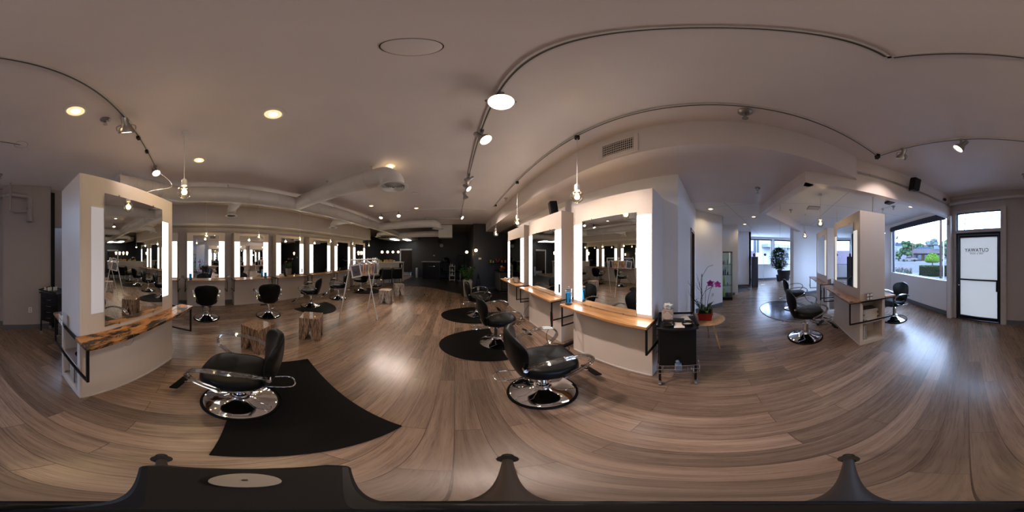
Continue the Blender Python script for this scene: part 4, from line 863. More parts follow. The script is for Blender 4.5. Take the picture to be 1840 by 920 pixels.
def branch(y, x1, zd):
    pts = [(0.05, y, 0), (x1-0.20, y, 0)]
    duct_part('branch', pts, 0.155, 0.61)
    e = bez([(x1-0.22, y, 0), (x1-0.10, y, -0.01), (x1-0.0, y, -0.09), (x1+0.02, y, -0.19)], 9)
    duct_part('branch_elbow', e, 0.160)
    m = MB(); m.lathe([(0.155, 0.06), (0.158, 0.02), (0.215, 0.0), (0.222, -0.006), (0.212, -0.010), (0.17, -0.004)], c=(x1+0.02, y, -0.215), n=36); df = m.build('diffuser', M_white, t)
    s = MB()
    for r in (0.03, 0.055, 0.08, 0.105, 0.13, 0.155): s.lathe([(r, 0.008), (r+0.014, -0.006), (r+0.010, -0.008), (r-0.003, 0.006)], c=(x1+0.02, y, -0.222), n=30)
    s.build('diffuser_rings', M_white, df)
    k = MB(); k.lathe([(0.165, 0), (0.001, 0)], c=(x1+0.02, y, -0.200), n=24, cap1=True); k.build('diffuser_dark', M_plastic, df)
branch(2.13, 2.27, 0); branch(6.1, 2.45, 0)
for y in (0.80, 4.35, 7.90):
    m = MB(); m.tube(bez([(-0.05, y, -0.04), (-0.62, y, -0.02), (-0.86, y, -0.05), (-0.93, y, -0.17)], 14), 0.112, 20); m.build('side_branch', M_duct, t)
    m = MB(); m.lathe([(0.115, 0.03), (0.12, 0.01), (0.160, 0), (0.160, -0.008), (0.12, -0.006)], c=(-0.935, y, -0.20), n=26); df = m.build('side_diffuser', M_white, t)
    k = MB(); k.lathe([(0.10, 0), (0.001, 0)], c=(-0.935, y, -0.200), n=20, cap1=True); k.build('diffuser_dark', M_plastic, df)
for x, y in ((0.86, -1.20), (0, 0.55), (0, 3.4), (0, 5.3), (1.0, 2.13), (1.95, 2.13), (1.0, 6.1), (2.0, 6.1)):
    m = MB(); 
    for s_ in (-0.05, 0.05) if x == 0 else (0,): m.cyl((x+s_*0, y, 0.14), (x, y, 0.245), 0.010, n=8)
    m.box((x, y, 0.243), (0.06, 0.03, 0.006)); m.build('hanger_strap', M_offw, t)
m = MB(); m.bb(-0.82, -0.17, 7.72, 8.15, 2.44, 3.045); o = m.build('duct_box', M_white, smooth=False, bevel=0.004); tag(o, 'white square duct box at the end of the far duct run', 'duct box')

# grilles
def grille(label, X, y0, y1, z0, z1, n=17, name='vent_grille'):
    t = thing(name, label, 'vent', (X, (y0+y1)/2, (z0+z1)/2)); w, h = (y1-y0)/2, (z1-z0)/2
    f = MB(); f.bb(-0.012, 0.0, -w-0.05, -w, -h-0.05, h+0.05); f.bb(-0.012, 0.0, w, w+0.05, -h-0.05, h+0.05); f.bb(-0.012, 0.0, -w, w, h, h+0.05); f.bb(-0.012, 0.0, -w, w, -h-0.05, -h); f.build('frame', M_ceil, t, smooth=False, bevel=0.003)
    b = MB(); b.bb(-0.001, 0.0, -w, w, -h, h); b.build('backing', M_plastic, t, smooth=False)
    s = MB()
    for i in range(n):
        y = -w+(i+0.5)*2*w/n; s.bb(-0.009, -0.002, y-w/n*0.20, y+w/n*0.20, -h, h)
    for j in range(5):
        z = -h+(j+0.5)*2*h/5; s.bb(-0.005, -0.001, -w, w, z-0.004, z+0.004)
    s.build('louvres', M_ceil, t, smooth=False)
grille('rectangular air grille on the soffit face above the bulb pendant', 1.368, 0.71, 1.08, 2.745, 2.925)
grille('small air grille at the far end of the soffit beam', 1.368, 6.15, 6.4, 2.75, 2.93, 7)
m = MB(); m.box((3.28, -2.36, TZ-0.006), (0.30, 0.30, 0.010), rotz=R(-24)); o = m.build('ceiling_vent', pbr('vent_grey', (0.25, 0.24, 0.24), 0.5, 0.2), smooth=False)
s = MB(); s.cur = 0
for i in range(8): s.box((3.28+CS*(i-3.5)*0.034, -2.36-SN*(i-3.5)*0.034, TZ-0.013), (0.012, 0.27, 0.006), rotz=R(-24))
s.build('vent_slats', M_white, o, smooth=False); tag(o, 'square vent in the panel ceiling above the side room pendants', 'vent')

# back-room ceiling opening with fluorescent light
t = thing('ceiling_light_panel', 'bright white ceiling recess with fluorescent tubes over the bar end of the dark back room', 'ceiling light', (-3.7, 10.6, 2.72))
m = MB(); m.bb(-1.3, 0.95, -0.9, 1.55, 0.0, 0.30); m.build('housing', M_white, t, smooth=False)
m = MB()
for x, y in ((-0.5, 0.1), (0.25, 0.6)): m.box((x, y, -0.02), (0.35, 1.0, 0.03))
m.build('fluorescent_tubes', M_fluor, t, smooth=False, bevel=0.01)
m = MB()
for i in range(7): m.box((-1.15+0.2*i, -1.15, 0.02), (0.13, 0.46, 0.02))
m.build('dark_louvre', M_plastic, t, smooth=False)
light('AREA', 'fluorescent_light', (-3.8, 10.7, 2.66), 9, (1, 0.97, 0.9), direction=(0, 0, -1), size=1.2, size_y=1.0)

# speakers
def speaker(label, loc, rotz, tilt, w=0.15, d=0.13, h=0.24):
    t = thing('wall_speaker', label, 'speaker', loc, rotz, 'wall speakers'); M = Matrix.Rotation(tilt, 3, 'X')
    b = MB(); b.box((0, 0, 0), (w, d, h), M=M); b.build('cabinet', M_plastic, t, smooth=False, bevel=0.018)
    g = MB(); g.box(M @ Vector((0, d/2+0.002, 0)), (w*0.86, 0.008, h*0.9), M=M); g.build('grille', pbr('speaker_grille', (0.015, 0.015, 0.016), 0.7, bump=0.6, bscale=500), t, smooth=False, bevel=0.002)
    k = MB(); k.cyl((0, -d/2, -h*0.28), (0, -d/2-0.10, -h*0.36), 0.014); k.box((0, -d/2-0.10, -h*0.36), (0.06, 0.012, 0.08)); k.build('mount', M_blackm, t)
speaker('black loudspeaker on top of the second right-row station', (1.72, 2.52, 2.475), R(70), R(-8), 0.15, 0.14, 0.26)
sx, sy = ST(1.86, -2.02)
speaker('tilted black loudspeaker mounted high on the angled beam near the street window', (sx, sy, 2.84), R(66), R(-12), 0.15, 0.13, 0.24)

# front wall pipes
t = thing('ceiling_pipe', 'white painted pipe running under the ceiling above the entrance and bending down the front wall', 'pipe', (0, 0, 0))
def stp(s, t_, z): return (*ST(s, t_), z)
m = MB(); m.tube([stp(1.93, -3.30, 2.80), stp(0.2, -3.30, 2.83), stp(0.05, -3.14, 2.80), stp(-0.26, -3.14, 2.76)], 0.042, 14); m.build('main_pipe', M_fwall, t)
m = MB(); m.tube(bez([stp(-0.22, -3.14, 2.76), stp(-0.29, -3.14, 2.76), stp(-0.335, -3.14, 2.72), stp(-0.34, -3.14, 2.62), stp(-0.34, -3.14, 2.24)], 16), 0.050, 14); m.lathe([(0.064, 0), (0.064, 0.05)], c=stp(-0.34, -3.14, 2.22), n=16, cap0=True, cap1=True); m.lathe([(0.062, 0), (0.062, 0.05)], c=stp(-0.34, -3.14, 2.50), n=16, cap0=True, cap1=True); m.build('pipe_elbow', M_fwall, t)
m = MB(); m.tube([stp(1.9, -3.28, 2.92), stp(1.0, -3.28, 2.90), stp(0.9, -3.28, 2.84)], 0.014, 8); m.build('conduit', M_fwall, t); m = MB(); m.tube([stp(0.03, -3.1, 3.04), stp(0.03, -3.1, 2.45), stp(-0.06, -3.15, 2.42), stp(-0.30, -3.15, 2.44)], 0.022, 10); m.build('small_pipe', M_fwall, t)
m = MB(); m.cyl(stp(1.98, -3.15, 2.90), stp(1.94, -3.10, 2.87), 0.035); m.cyl(stp(1.98, -3.15, 2.90), stp(2.0, -3.2, 2.9), 0.02); o = m.build('security_camera', M_blackm); tag(o, 'small dark round camera where the beam meets the ceiling pipe', 'camera')
m = MB(); m.box((*ST(1.99, -3.31), 2.36), (0.05, 0.04, 0.12), rotz=R(-24)); o = m.build('door_chime', M_fwall, smooth=False, bevel=0.006); tag(o, 'small grey sensor box at the top of the post beside the door', 'sensor')
def outlet(label, loc, rotz, mat=None, w=0.07, h=0.115):
    t = thing('wall_outlet', label, 'outlet', loc, rotz, 'wall outlets')
    m = MB(); m.box((0, 0.004, 0), (w, 0.007, h)); m.build('cover_plate', mat or M_white, t, smooth=False, bevel=0.002)
    m = MB()
    for z in (-0.024, 0.024): m.box((0, 0.009, z), (0.030, 0.003, 0.028))
    m.build('sockets', pbr('outlet_grey', (0.35, 0.34, 0.33), 0.4), t, smooth=False)
outlet('white wall outlet on the dark front wall, left of the trolley', stp(-0.36, -3.218, 0.44), R(-24))
outlet('white wall outlet on the wall behind the orchid table', (4.66, -0.035, 0.42), R(133))
outlet('white wall outlet low on the pale pier wall beside the side-room chairs', (5.445, -3.72, 0.36), R(90))
outlet('white wall outlet under the street window', (*WP(2.05, 0.002), 0.40), wang)

# ================================================================== SALON TROLLEYS
def trolley(label, loc, rotz, w=0.40, d=0.36, h=0.84, basket=True, bowls=True):
    t = thing('salon_trolley', label, 'trolley', loc, rotz, 'rolling trolleys')
    b = MB(); b.bb(-w/2+0.02, w/2-0.02, -d/2+0.02, d/2-0.02, 0.31, h-0.04); b.build('body', M_plastic, t, smooth=False, bevel=0.012)
    n = 12; tp = MB(); P = [(-w/2, -d/2), (w/2, -d/2), (w/2, d/2-0.02)]+[(w/2-w*i/n, d/2-0.02+0.045*math.sin(math.pi*i/n)) for i in range(1, n)]+[(-w/2, d/2-0.02)]
    tp.prism(P, h-0.04, h-0.015); tp.build('top_tray', M_plastic, t, smooth=False, bevel=0.006)
    r = MB(); r.tube([(-w/2+0.005, d/2-0.04, h), (-w/2+0.005, -d/2+0.005, h+0.025), (w/2-0.005, -d/2+0.005, h+0.025), (w/2-0.005, d/2-0.04, h)], 0.014, 8); r.build('tray_rim', M_plastic, t)
    if bowls:
        for x, up in ((-0.10, 0.012), (0.09, 0.002)):
            q = MB(); q.lathe([(0.055, 0.0), (0.062, 0.02+up), (0.056, 0.02+up), (0.045, 0.004), (0.001, 0.004)], c=(x, d/2-0.09, h-0.015), n=26); q.build('bowl_holder', M_plastic, t)
    for i in range(4):
        q = MB(); z = 0.33+i*0.118; q.bb(w/2-0.022, w/2-0.010, -d/2+0.04, d/2-0.05, z, z+0.108); dr = q.build('drawer', M_plastic, t, smooth=False, bevel=0.004)
        hd = MB(); hd.tube(bez([(w/2-0.01, -0.04, z+0.08), (w/2+0.012, -0.02, z+0.075), (w/2+0.012, 0.03, z+0.075), (w/2-0.01, 0.05, z+0.08)], 8), 0.004, 6); hd.build('drawer_handle', M_chrome, dr)
    for x in (-w/2+0.03, w/2-0.03):
        for y in (-d/2+0.03, d/2-0.03):
            q = MB(); q.cyl((x, y, 0.08), (x, y, 0.33), 0.013, n=10); lg = q.build('leg', M_plastic, t)
            q = MB(); q.cyl((x-0.012, y, 0.032), (x+0.012, y, 0.032), 0.031, n=20); wh = q.build('caster', pbr('grey_wheel', (0.22, 0.23, 0.25), 0.4), t)
            q = MB(); q.box((x, y, 0.062), (0.036, 0.045, 0.035)); q.build('caster_fork', M_nickel, wh, smooth=False, bevel=0.006)
    if basket:
        q = MB(); z0, z1 = 0.295, 0.405; y0, y1 = d/2-0.01, d/2+0.08
        for z in (z0, (z0+z1)/2, z1): q.tube([(-w/2+0.01, y0, z), (-w/2+0.01, y1, z), (w/2-0.01, y1, z), (w/2-0.01, y0, z)], 0.0028, 6)
        for i in range(8):
            x = -w/2+0.01+(w-0.02)*i/7; q.tube([(x, y0, z0), (x, y1, z0), (x, y1, z1)], 0.0022, 6)
        q.build('wire_basket', M_chrome, t)
    return t
tr = trolley('black rolling salon trolley with tissue box on top, beside the large blue jar station', (1.655, 0.358, 0), R(105))
q = MB(); q.box((0.206, 0.02, 0.74), (0.003, 0.05, 0.10)); q.build('paper_label', M_paper, tr, smooth=False)
t = thing('tissue_box', 'patterned brown tissue box standing on the black trolley', 'tissue box', (1.70, 0.47, 0.828), R(100))
m = MB(); m.box((0, 0, 0.062), (0.118, 0.118, 0.124)); m.build('box', M_fab, t, smooth=False, bevel=0.003)
m = MB(); 
for k in range(3): m.box((0, 0.060, 0.062), (0.085-0.026*k, 0.002+0.001*k, 0.085-0.026*k), M=Matrix.Rotation(R(45), 3, 'Y'))
m.build('diamond_pattern', pbr('tissue_pattern_light', (0.42, 0.34, 0.30), 0.6), t, smooth=False)
m = MB(); rings = []
for j in range(6):
    z = 0.124+0.012*j; rings.append([Vector((0.03*(1+j*0.12)*math.cos(a)*(1+0.3*math.sin(3*a+j)), 0.014*(1+j*0.35)*math.sin(a)*(1+0.4*math.cos(2*a+j*2)), z+0.008*math.sin(5*a+j))) for a in [2*math.pi*i/16 for i in range(16)]])
m.ring_loft(rings, True, True); m.build('tissue', M_white, t, angle=80)
m = MB(); m.box((1.72, 0.34, 0.829), (0.30, 0.22, 0.003), rotz=R(25)); m.box((1.63, 0.33, 0.832), (0.28, 0.10, 0.002), rotz=R(12)); o = m.build('paper_towel', M_paper, smooth=False); tag(o, 'creased white papers spread on the black trolley top', 'papers')
m = MB(); m.box((1.66, 0.395, 0.843), (0.10, 0.22, 0.016), rotz=R(10)); o = m.build('black_case', M_plastic, smooth=False, bevel=0.007); tag(o, 'flat black case lying in front of the tissue box', 'case')
m = MB(); m.box((1.44, 0.30, 0.355), (0.05, 0.06, 0.10), rotz=R(20)); m.cyl((1.44, 0.30, 0.40), (1.44, 0.31, 0.45), 0.018); o = m.build('spray_bottle', pbr('grey_blue_plastic', (0.13, 0.17, 0.25), 0.3), bevel=0.008); tag(o, 'blue grey bottle in the wire basket of the trolley', 'bottle')
t2 = trolley('dark rolling trolley with white rollers on top, behind the nearest island station', (-1.88, -2.36, 0), R(20), 0.36, 0.40, 0.90, basket=False, bowls=False)
m = MB(); m.prism([(-0.40, 0.02), (-0.18, -0.06), (-0.18, 0.14), (-0.36, 0.14)], 0.845, 0.865); m.build('side_tray', M_plastic, t2, smooth=False, bevel=0.005)
m = MB(); m.tube([(-0.2, 0.0, 0.44), (-0.27, 0.02, 0.42), (-0.29, 0.05, 0.34), (-0.24, 0.05, 0.30)], 0.03, 10); m.build('dryer_holder', pbr('dark_red_plastic', (0.06, 0.01, 0.012), 0.4), t2)
for i in range(5):
    m = MB(); x, y = -1.98+0.05*i, -2.40+0.02*(i % 2)-0.02*i; m.cyl((x, y, 0.886), (x, y, 0.955), 0.020, n=14); m.cyl((x, y, 0.915), (x, y, 0.925), 0.024, n=14); o = m.build('hair_roller', M_white); tag(o, ['leftmost white roller on the dark front trolley', 'second white roller on the dark front trolley', 'middle white roller on the dark front trolley', 'fourth white roller on the dark front trolley', 'rightmost white roller on the dark front trolley'][i], 'roller', 'rollers on the dark trolley')
trolley('black rolling trolley against the low white bar wall, left of a close pair', (-3.62, 8.00, 0), R(225), 0.50, 0.40, 0.86, basket=False, bowls=False)
trolley('black rolling trolley against the low white bar wall, right of a close pair', (-3.17, 8.42, 0), R(225), 0.50, 0.40, 0.86, basket=False, bowls=False)
# dark shape seen in the front alcove: coat on a hook and a switch
m = MB(); m.tube(bez([stp(-1.02, -4.5, 1.62), stp(-1.04, -4.42, 1.4), stp(-1.0, -4.42, 1.1), stp(-1.05, -4.45, 0.8)], 12), lambda v: 0.05+0.09*v, 12); o = m.build('hanging_cape', M_leather); tag(o, 'black salon cape hanging in the dark alcove behind the front wall', 'cape')
m = MB(); m.box((*ST(-0.98, -4.59), 1.63), (0.07, 0.012, 0.11), rotz=R(-24)); o = m.build('light_switch', M_fwall, smooth=False); tag(o, 'light switch plate in the dark alcove', 'switch')

# ================================================================== SHELF ITEMS
def jar(label, x, y, z=0.853):
    t = thing('disinfectant_jar', label, 'jar', (x, y, z), 0, 'disinfectant jars')
    m = MB(); m.lathe([(0.046, 0.0), (0.050, 0.006), (0.050, 0.03), (0.043, 0.036)], n=28, cap0=True, cap1=True); m.build('base', pbr('jar_base', (0.05, 0.07, 0.11), 0.3), t)
    m = MB(); m.lathe([(0.040, 0.036), (0.040, 0.180)], n=28, cap0=True, cap1=True); m.build('blue_liquid', M_blue, t)
    m = MB(); m.lathe([(0.044, 0.034), (0.044, 0.222), (0.040, 0.226)], n=28); m.build('glass', thin_glass('jar_glass', (0.9, 0.95, 0.98), 0.9, 0.02, 0.05), t)
    m = MB(); m.lathe([(0.047, 0.222), (0.048, 0.234), (0.02, 0.238), (0.006, 0.240), (0.006, 0.262), (0.010, 0.266), (0.001, 0.272)], n=24, cap0=True); m.build('lid', M_nickel, t)
    m = MB(); m.box((0.0, -0.030, 0.11), (0.018, 0.024, 0.14), M=Matrix.Rotation(R(10), 3, 'Y')); m.box((-0.036, 0.0, 0.10), (0.012, 0.02, 0.14), M=Matrix.Rotation(R(-4), 3, 'X')); m.build('comb', M_plastic, t, smooth=False)
jar('blue disinfectant jar on the large right station shelf', 1.455, 1.755)
jar('blue disinfectant jar at the left end of the first visible shelf in the long row', -4.74, -0.27)
jar('blue disinfectant jar at the right end of the second shelf in the long row', -4.74, 2.02)
def frame(label, loc, rotz, w=0.16, h=0.18, mat=None, pic=None, lean=-12):
    t = thing('picture_frame', label, 'picture frame', loc, rotz, 'small framed cards'); M = Matrix.Rotation(R(lean), 3, 'X')
    m = MB(); m.box((0, 0, h/2), (w, 0.016, h), M=M); m.build('frame', mat or M_brown, t, smooth=False, bevel=0.003)
    m = MB(); m.box((0, 0.0095, h/2), (w*0.78, 0.003, h*0.78), M=M); m.build('card', pic or M_paper, t, smooth=False)
frame('small framed certificate in a dark wood frame on the far right-row shelf', (1.50, 3.88, 0.853), R(118), 0.15, 0.165)
frame('dark picture frame on the shelf behind the left leg of the magazine rack', (-4.78, 5.52, 0.853), R(-60), 0.17, 0.18, M_blackm, pbr('grey_card', (0.25, 0.24, 0.23), 0.5))
m = MB(); m.box((-4.77, 2.62, 0.905), (0.004, 0.17, 0.105), M=Matrix.Rotation(R(-12), 3, 'Y')); m.box((-4.80, 2.62, 0.905), (0.004, 0.17, 0.105), M=Matrix.Rotation(R(12), 3, 'Y')); o = m.build('tent_card', M_paper, smooth=False); tag(o, 'white folded card on the third long-row shelf', 'card')
m = MB(); m.box((-4.75, 2.77, 0.875), (0.07, 0.05, 0.04)); m.cyl((-4.75, 2.75, 0.89), (-4.75, 2.79, 0.905), 0.014); o = m.build('desk_clock', M_plastic, smooth=False, bevel=0.008); tag(o, 'small black object beside the folded white card', 'clock')
def pair(label, x, y): 
    m = MB(); m.lathe([(0.030, 0), (0.035, 0.01), (0.035, 0.035), (0.02, 0.042), (0.001, 0.042)], c=(x, y, 0.853), n=20, cap0=True); o = m.build('small_pot', M_white); tag(o, label, 'pot', 'small white pots on the far right shelf')
pair('left small white pot on the far right-row shelf', 1.46, 4.66); pair('right small white pot on the far right-row shelf, against the light panel', 1.50, 4.55)
m = MB(); m.box((-4.76, 5.0, 0.90), (0.03, 0.05, 0.09)); o = m.build('small_bottle', M_white, smooth=False, bevel=0.01); tag(o, 'small bottle on the fifth long-row shelf', 'bottle')
m = MB(); m.box((-4.74, -0.40, 0.865), (0.06, 0.12, 0.022)); o = m.build('black_box', M_plastic, smooth=False, bevel=0.004); tag(o, 'flat black box beside the blue jar of the first long-row shelf', 'box')
m = MB(); m.box((1.589, 2.155, 1.01), (0.012, 0.045, 0.15)); o = m.build('switch_plate', M_blackm, smooth=False, bevel=0.003); tag(o, 'black switch plate at the lower corner of the loudspeaker station light panel', 'switch')
m = MB(); m.box((-4.874, 3.535, 1.01), (0.012, 0.045, 0.15)); o = m.build('switch_plate', M_blackm, smooth=False, bevel=0.003); tag(o, 'black switch plate beside the light panel of the station with the white card', 'switch')
# between-unit outlet boxes in the left row
for y in (-0.53, 0.90): 
    m = MB(); m.box((-5.06, y, 0.90), (0.05, 0.10, 0.07)); o = m.build('outlet_box', M_nickel, smooth=False, bevel=0.006); tag(o, 'metal outlet box in the gap left of the first visible long-row station' if y < 0 else 'metal outlet box in the gap between the first two long-row stations', 'outlet box', 'outlet boxes between stations')
# hair irons
def iron(label, x, y, z, rz=0, red=True):
    t = thing('hair_iron', label, 'hair iron', (x, y, z), rz, 'hair irons')
    m = MB(); m.tube([(0, 0, 0), (0.0, 0.005, -0.13), (0.012, 0.0, -0.27)], 0.016, 10); m.build('body', M_plastic, t)
    m = MB(); m.tube([(0.018, 0.0, -0.03), (0.026, 0.0, -0.12), (0.020, 0.0, -0.25)], 0.007, 8); m.build('clamp', pbr('red_plastic', (0.35, 0.02, 0.015), 0.3) if red else M_plastic, t)
    m = MB(); m.tube(bez([(0, 0, 0), (-0.01, 0, 0.05), (0.012, 0, 0.06), (0.014, 0, 0.0)], 10), 0.003, 6); m.build('cord_loop', M_blackm, t)
iron('black hair iron with red clip hanging on the second right station bracket frame', 1.385, 2.085, 0.66)
x, y = ST(3.90, -1.0); iron('black hair iron hanging beside the farther island station', x, y, 0.70, 0, False)
def cables(label, pts_list, name='power_cable', r=0.0045):
    m = MB()
    for p in pts_list: m.tube(bez(p, 10*len(p)), r, 6)
    o = m.build(name, M_blackm); tag(o, label, 'cable', 'loose power cables'); return o
def loop(cx, cy, r, n=9, z=0.008, ph=0, k=0.25): return [(cx+r*(1+k*math.sin(2*i+ph))*math.cos(2*math.pi*i/n*1.3+ph), cy+r*(1+k*math.cos(3*i+ph))*math.sin(2*math.pi*i/n*1.3+ph), z+0.004*(i % 3)) for i in range(n)]
cables('tangle of black power cables on the floor beside the large right-row station', [loop(1.42, 2.05, 0.10), loop(1.32, 1.98, 0.08, ph=1), loop(1.48, 1.93, 0.11, ph=2), [(1.395, 2.085, 0.42), (1.32, 2.12, 0.25), (1.36, 2.08, 0.02), (1.55, 2.0, 0.01), (1.75, 1.96, 0.02)]])
cables('cable loops on the floor between the two farther right-row stations', [loop(1.40, 3.40, 0.11), loop(1.30, 3.30, 0.10, ph=2), [(1.75, 3.42, 0.5), (1.55, 3.42, 0.25), (1.45, 3.4, 0.02), (1.25, 3.2, 0.01)]])
x, y = ST(3.72, -0.98); x2, y2 = ST(3.72, -1.45)
cables('large tangle of thin cables on the floor between the two island stations', [loop(x, y, 0.22, 11), loop(x, y+0.08, 0.17, 11, ph=1), loop(x-0.08, y+0.2, 0.15, 10, ph=3), loop(x-0.15, y+0.12, 0.2, 10, ph=5), [(*ST(3.9, -1.0), 0.42), (*ST(3.86, -0.98), 0.2), (*ST(3.78, -1.0), 0.02), (x2, y2, 0.01)]], r=0.005)
def strip(label, x, y, rz, z=0.02):
    t = thing('power_strip', label, 'power strip', (x, y, 0), rz, 'power strips on the floor')
    m = MB(); m.box((0, 0, z), (0.26, 0.06, 0.038)); m.build('body', M_plastic, t, smooth=False, bevel=0.006)
    m = MB()
    for i in range(5): m.box((-0.09+0.045*i, 0, z+0.020), (0.028, 0.03, 0.003))
    m.build('sockets', M_blackm, t, smooth=False)
strip('black power strip on the floor in the gap beside the large right-row station', 1.62, 1.965, R(5)); strip('black power strip on the floor near the cable tangle of the island stations', *ST(3.42, -0.86), R(-60))

# island cubby contents
def island_pt(s, t_, z): return (*ST(s, t_), z)
M_bk = [pbr('book_%d' % i, c, 0.5, noise=0.3, nscale=30) for i, c in enumerate([(0.55, 0.50, 0.46), (0.40, 0.38, 0.36), (0.62, 0.58, 0.52), (0.50, 0.38, 0.08), (0.30, 0.28, 0.30), (0.60, 0.56, 0.54), (0.08, 0.07, 0.07)])]
def book(label, loc, size, rotz, mat, tilt=0, grp='magazines in the station cubby', rot=None):
    t = thing('magazine', label, 'magazine', loc, rotz, grp); M = Matrix.Rotation(tilt, 3, 'Y')
    m = MB(); m.box((0, 0, 0), size, M=M); m.build('pages', M_paper, t, smooth=False)
    m = MB(); n = M @ Vector((0, 0, size[2]/2+0.001)) if size[2] < size[0] else M @ Vector((size[0]/2+0.001, 0, 0))
    dim = (size[0]*1.01, size[1]*1.01, 0.002) if size[2] < size[0] else (0.002, size[1]*1.01, size[2]*1.01)
    m.box(n, dim, M=M); m.build('front_cover', mat, t, smooth=False); m = MB(); m.box(-n, dim, M=M); m.build('back_cover', mat, t, smooth=False)
LB = ['bottom magazine of the stack in the station cubby', 'second magazine from the bottom of the cubby stack', 'yellow magazine in the cubby stack', 'pale magazine above the yellow one in the cubby stack', 'thin magazine below the dark pair of the cubby stack', 'wide pale magazine near the top of the cubby stack', 'dark-covered magazine on top of the cubby stack']
zz = 0.432
for i, lb in enumerate(LB):
    h = [0.035, 0.03, 0.022, 0.028, 0.02, 0.03, 0.018][i]
    book(lb, island_pt(2.40, -1.43+0.01*math.sin(i*2), zz+h/2), (0.20, 0.25+0.02*(i % 3), h), R(-24)+0.08*math.sin(i*3), M_bk[[0, 4, 3, 2, 1, 5, 6][i]]); zz += h+0.0035
for i, lb in enumerate(('leaning white book in the lower station cubby, outer one', 'leaning white book in the lower station cubby, inner one')):
    book(lb, island_pt(2.36, -1.285-0.035*i, 0.215), (0.20, 0.02, 0.26), R(-24), M_bk[5-i], 0, 'leaning books in the lower cubby')
m = MB(); m.lathe([(0.02, 0), (0.05, 0.018), (0.055, 0.02), (0.046, 0.019), (0.001, 0.006)], c=island_pt(2.30, -1.30, 0.431), n=20, cap0=True); o = m.build('small_dish', M_nickel); tag(o, 'small grey dish in front of the magazine stack', 'dish')
m = MB(); m.lathe([(0.03, 0), (0.055, 0.04), (0.060, 0.055), (0.054, 0.054), (0.001, 0.01)], c=island_pt(-0.64, -1.42, 0.432), n=24, cap0=True); o = m.build('black_bowl', M_plastic); tag(o, 'black bowl on the cubby shelf of the nearest island station', 'bowl')
for i, (s_, lb) in enumerate(((-0.62, 'first leaning book in the lower cubby of the nearest island station'), (-0.66, 'second leaning book in the lower cubby of the nearest island station'), (-0.70, 'third leaning book in the lower cubby of the nearest island station'), (-0.73, 'dark leaning book in the lower cubby of the nearest island station'))):
    book(lb, island_pt(-0.64, -1.50+0.035*i, 0.205), (0.16, 0.018, 0.24), R(-24)+0.1, M_bk[[5, 0, 2, 6][i]], R(0), 'leaning books in the nearest island cubby')
m = MB(); m.tube(bez([(*ST(-0.75, -1.0), 0.856), (*ST(-0.80, -1.03), 0.870), (*ST(-0.78, -0.97), 0.858), (*ST(-0.85, -0.99), 0.86), (*ST(-0.9, -0.975), 0.855), (*ST(-0.88, -0.96), 0.80), (*ST(-0.84, -0.96), 0.77), (*ST(-0.8, -0.96), 0.79)], 40), 0.0018, 6); o = m.build('thin_wire', M_nickel); tag(o, 'thin curled wire on the dark reclaimed wood shelf', 'wire')
# white cable from island top to ceiling
m = MB(); m.tube(bez([(*ST(-1.30, -1.3), 2.285), (*ST(-1.45, -1.25), 2.36), (*ST(-1.72, -1.15), 2.52), (-2.30, -0.72, 3.03)], 24), 0.004, 6); o = m.build('ceiling_cable', M_white); tag(o, 'thin white cable rising from the island station top to the ceiling track', 'cable')
# ================================================================== SIDE TABLE + ORCHID
t = thing('side_table', 'small round wooden side table with three legs, next to the black trolley', 'table', (2.58, 0.09, 0))
m = MB(); m.lathe([(0.285, 0.498), (0.300, 0.503), (0.300, 0.513), (0.290, 0.518), (0.001, 0.518)], n=48, cap0=True); m.build('table_top', M_twood, t)
for a in (110, 232, 352):
    m = MB(); m.tube([(0.12*math.cos(R(a)), 0.12*math.sin(R(a)), 0.5), (0.27*math.cos(R(a)), 0.27*math.sin(R(a)), 0.0)], 0.018, 12, r1=0.012); m.build('leg', M_twood, t)
px, py, pz = 2.54, 0.10, 0.519
t = thing('orchid_pot', 'red square pot with two magenta orchid blooms, dark leaves and curly bare twigs', 'potted orchid', (px, py, pz))
m = MB(); m.ring_loft([[Vector((sx*w_, sy*w_, z)) for sx, sy in ((-1, -1), (1, -1), (1, 1), (-1, 1))] for w_, z in ((0.092, 0), (0.108, 0.10), (0.108, 0.11))], True, False); m.bb(-0.118, 0.118, -0.118, 0.118, 0.108, 0.128); m.build('pot', M_red, t, smooth=False, bevel=0.003)
m = MB(); m.bb(-0.10, 0.10, -0.10, 0.10, 0.124, 0.135); m.build('moss', M_leafo, t, smooth=False)
m = MB()
for i in range(11):
    a = i*2.4; L = 0.16+0.07*(i % 3); d = Vector((math.cos(a), math.sin(a), 0.5+0.35*(i % 2)))
    m.leaf((0.02*math.cos(a), 0.02*math.sin(a), 0.13), d, L, 0.065, droop=0.25)
for i in range(3): m.leaf((0.0, 0.04, 0.13), (0.1, 0.6+0.2*i, 1.1), 0.24, 0.06, droop=0.0)
m.build('leaves', M_leaf, t, solid=0.003)
m = MB()
S1 = bez([(0.0, 0.0, 0.13), (-0.02, 0.0, 0.35), (-0.03, -0.02, 0.55), (0.0, -0.10, 0.63), (0.02, -0.17, 0.60)], 20)
S2 = bez([(0.02, -0.02, 0.13), (0.03, -0.05, 0.38), (0.02, -0.12, 0.57), (0.03, -0.20, 0.58)], 20)
S3 = bez([(0.0, 0.05, 0.13), (0.0, 0.06, 0.5), (0.0, 0.055, 0.75)], 10)
for S in (S1, S2): m.tube(S, 0.0035, 6)
m.tube(S3, 0.006, 8); m.build('stems', M_leafo, t)
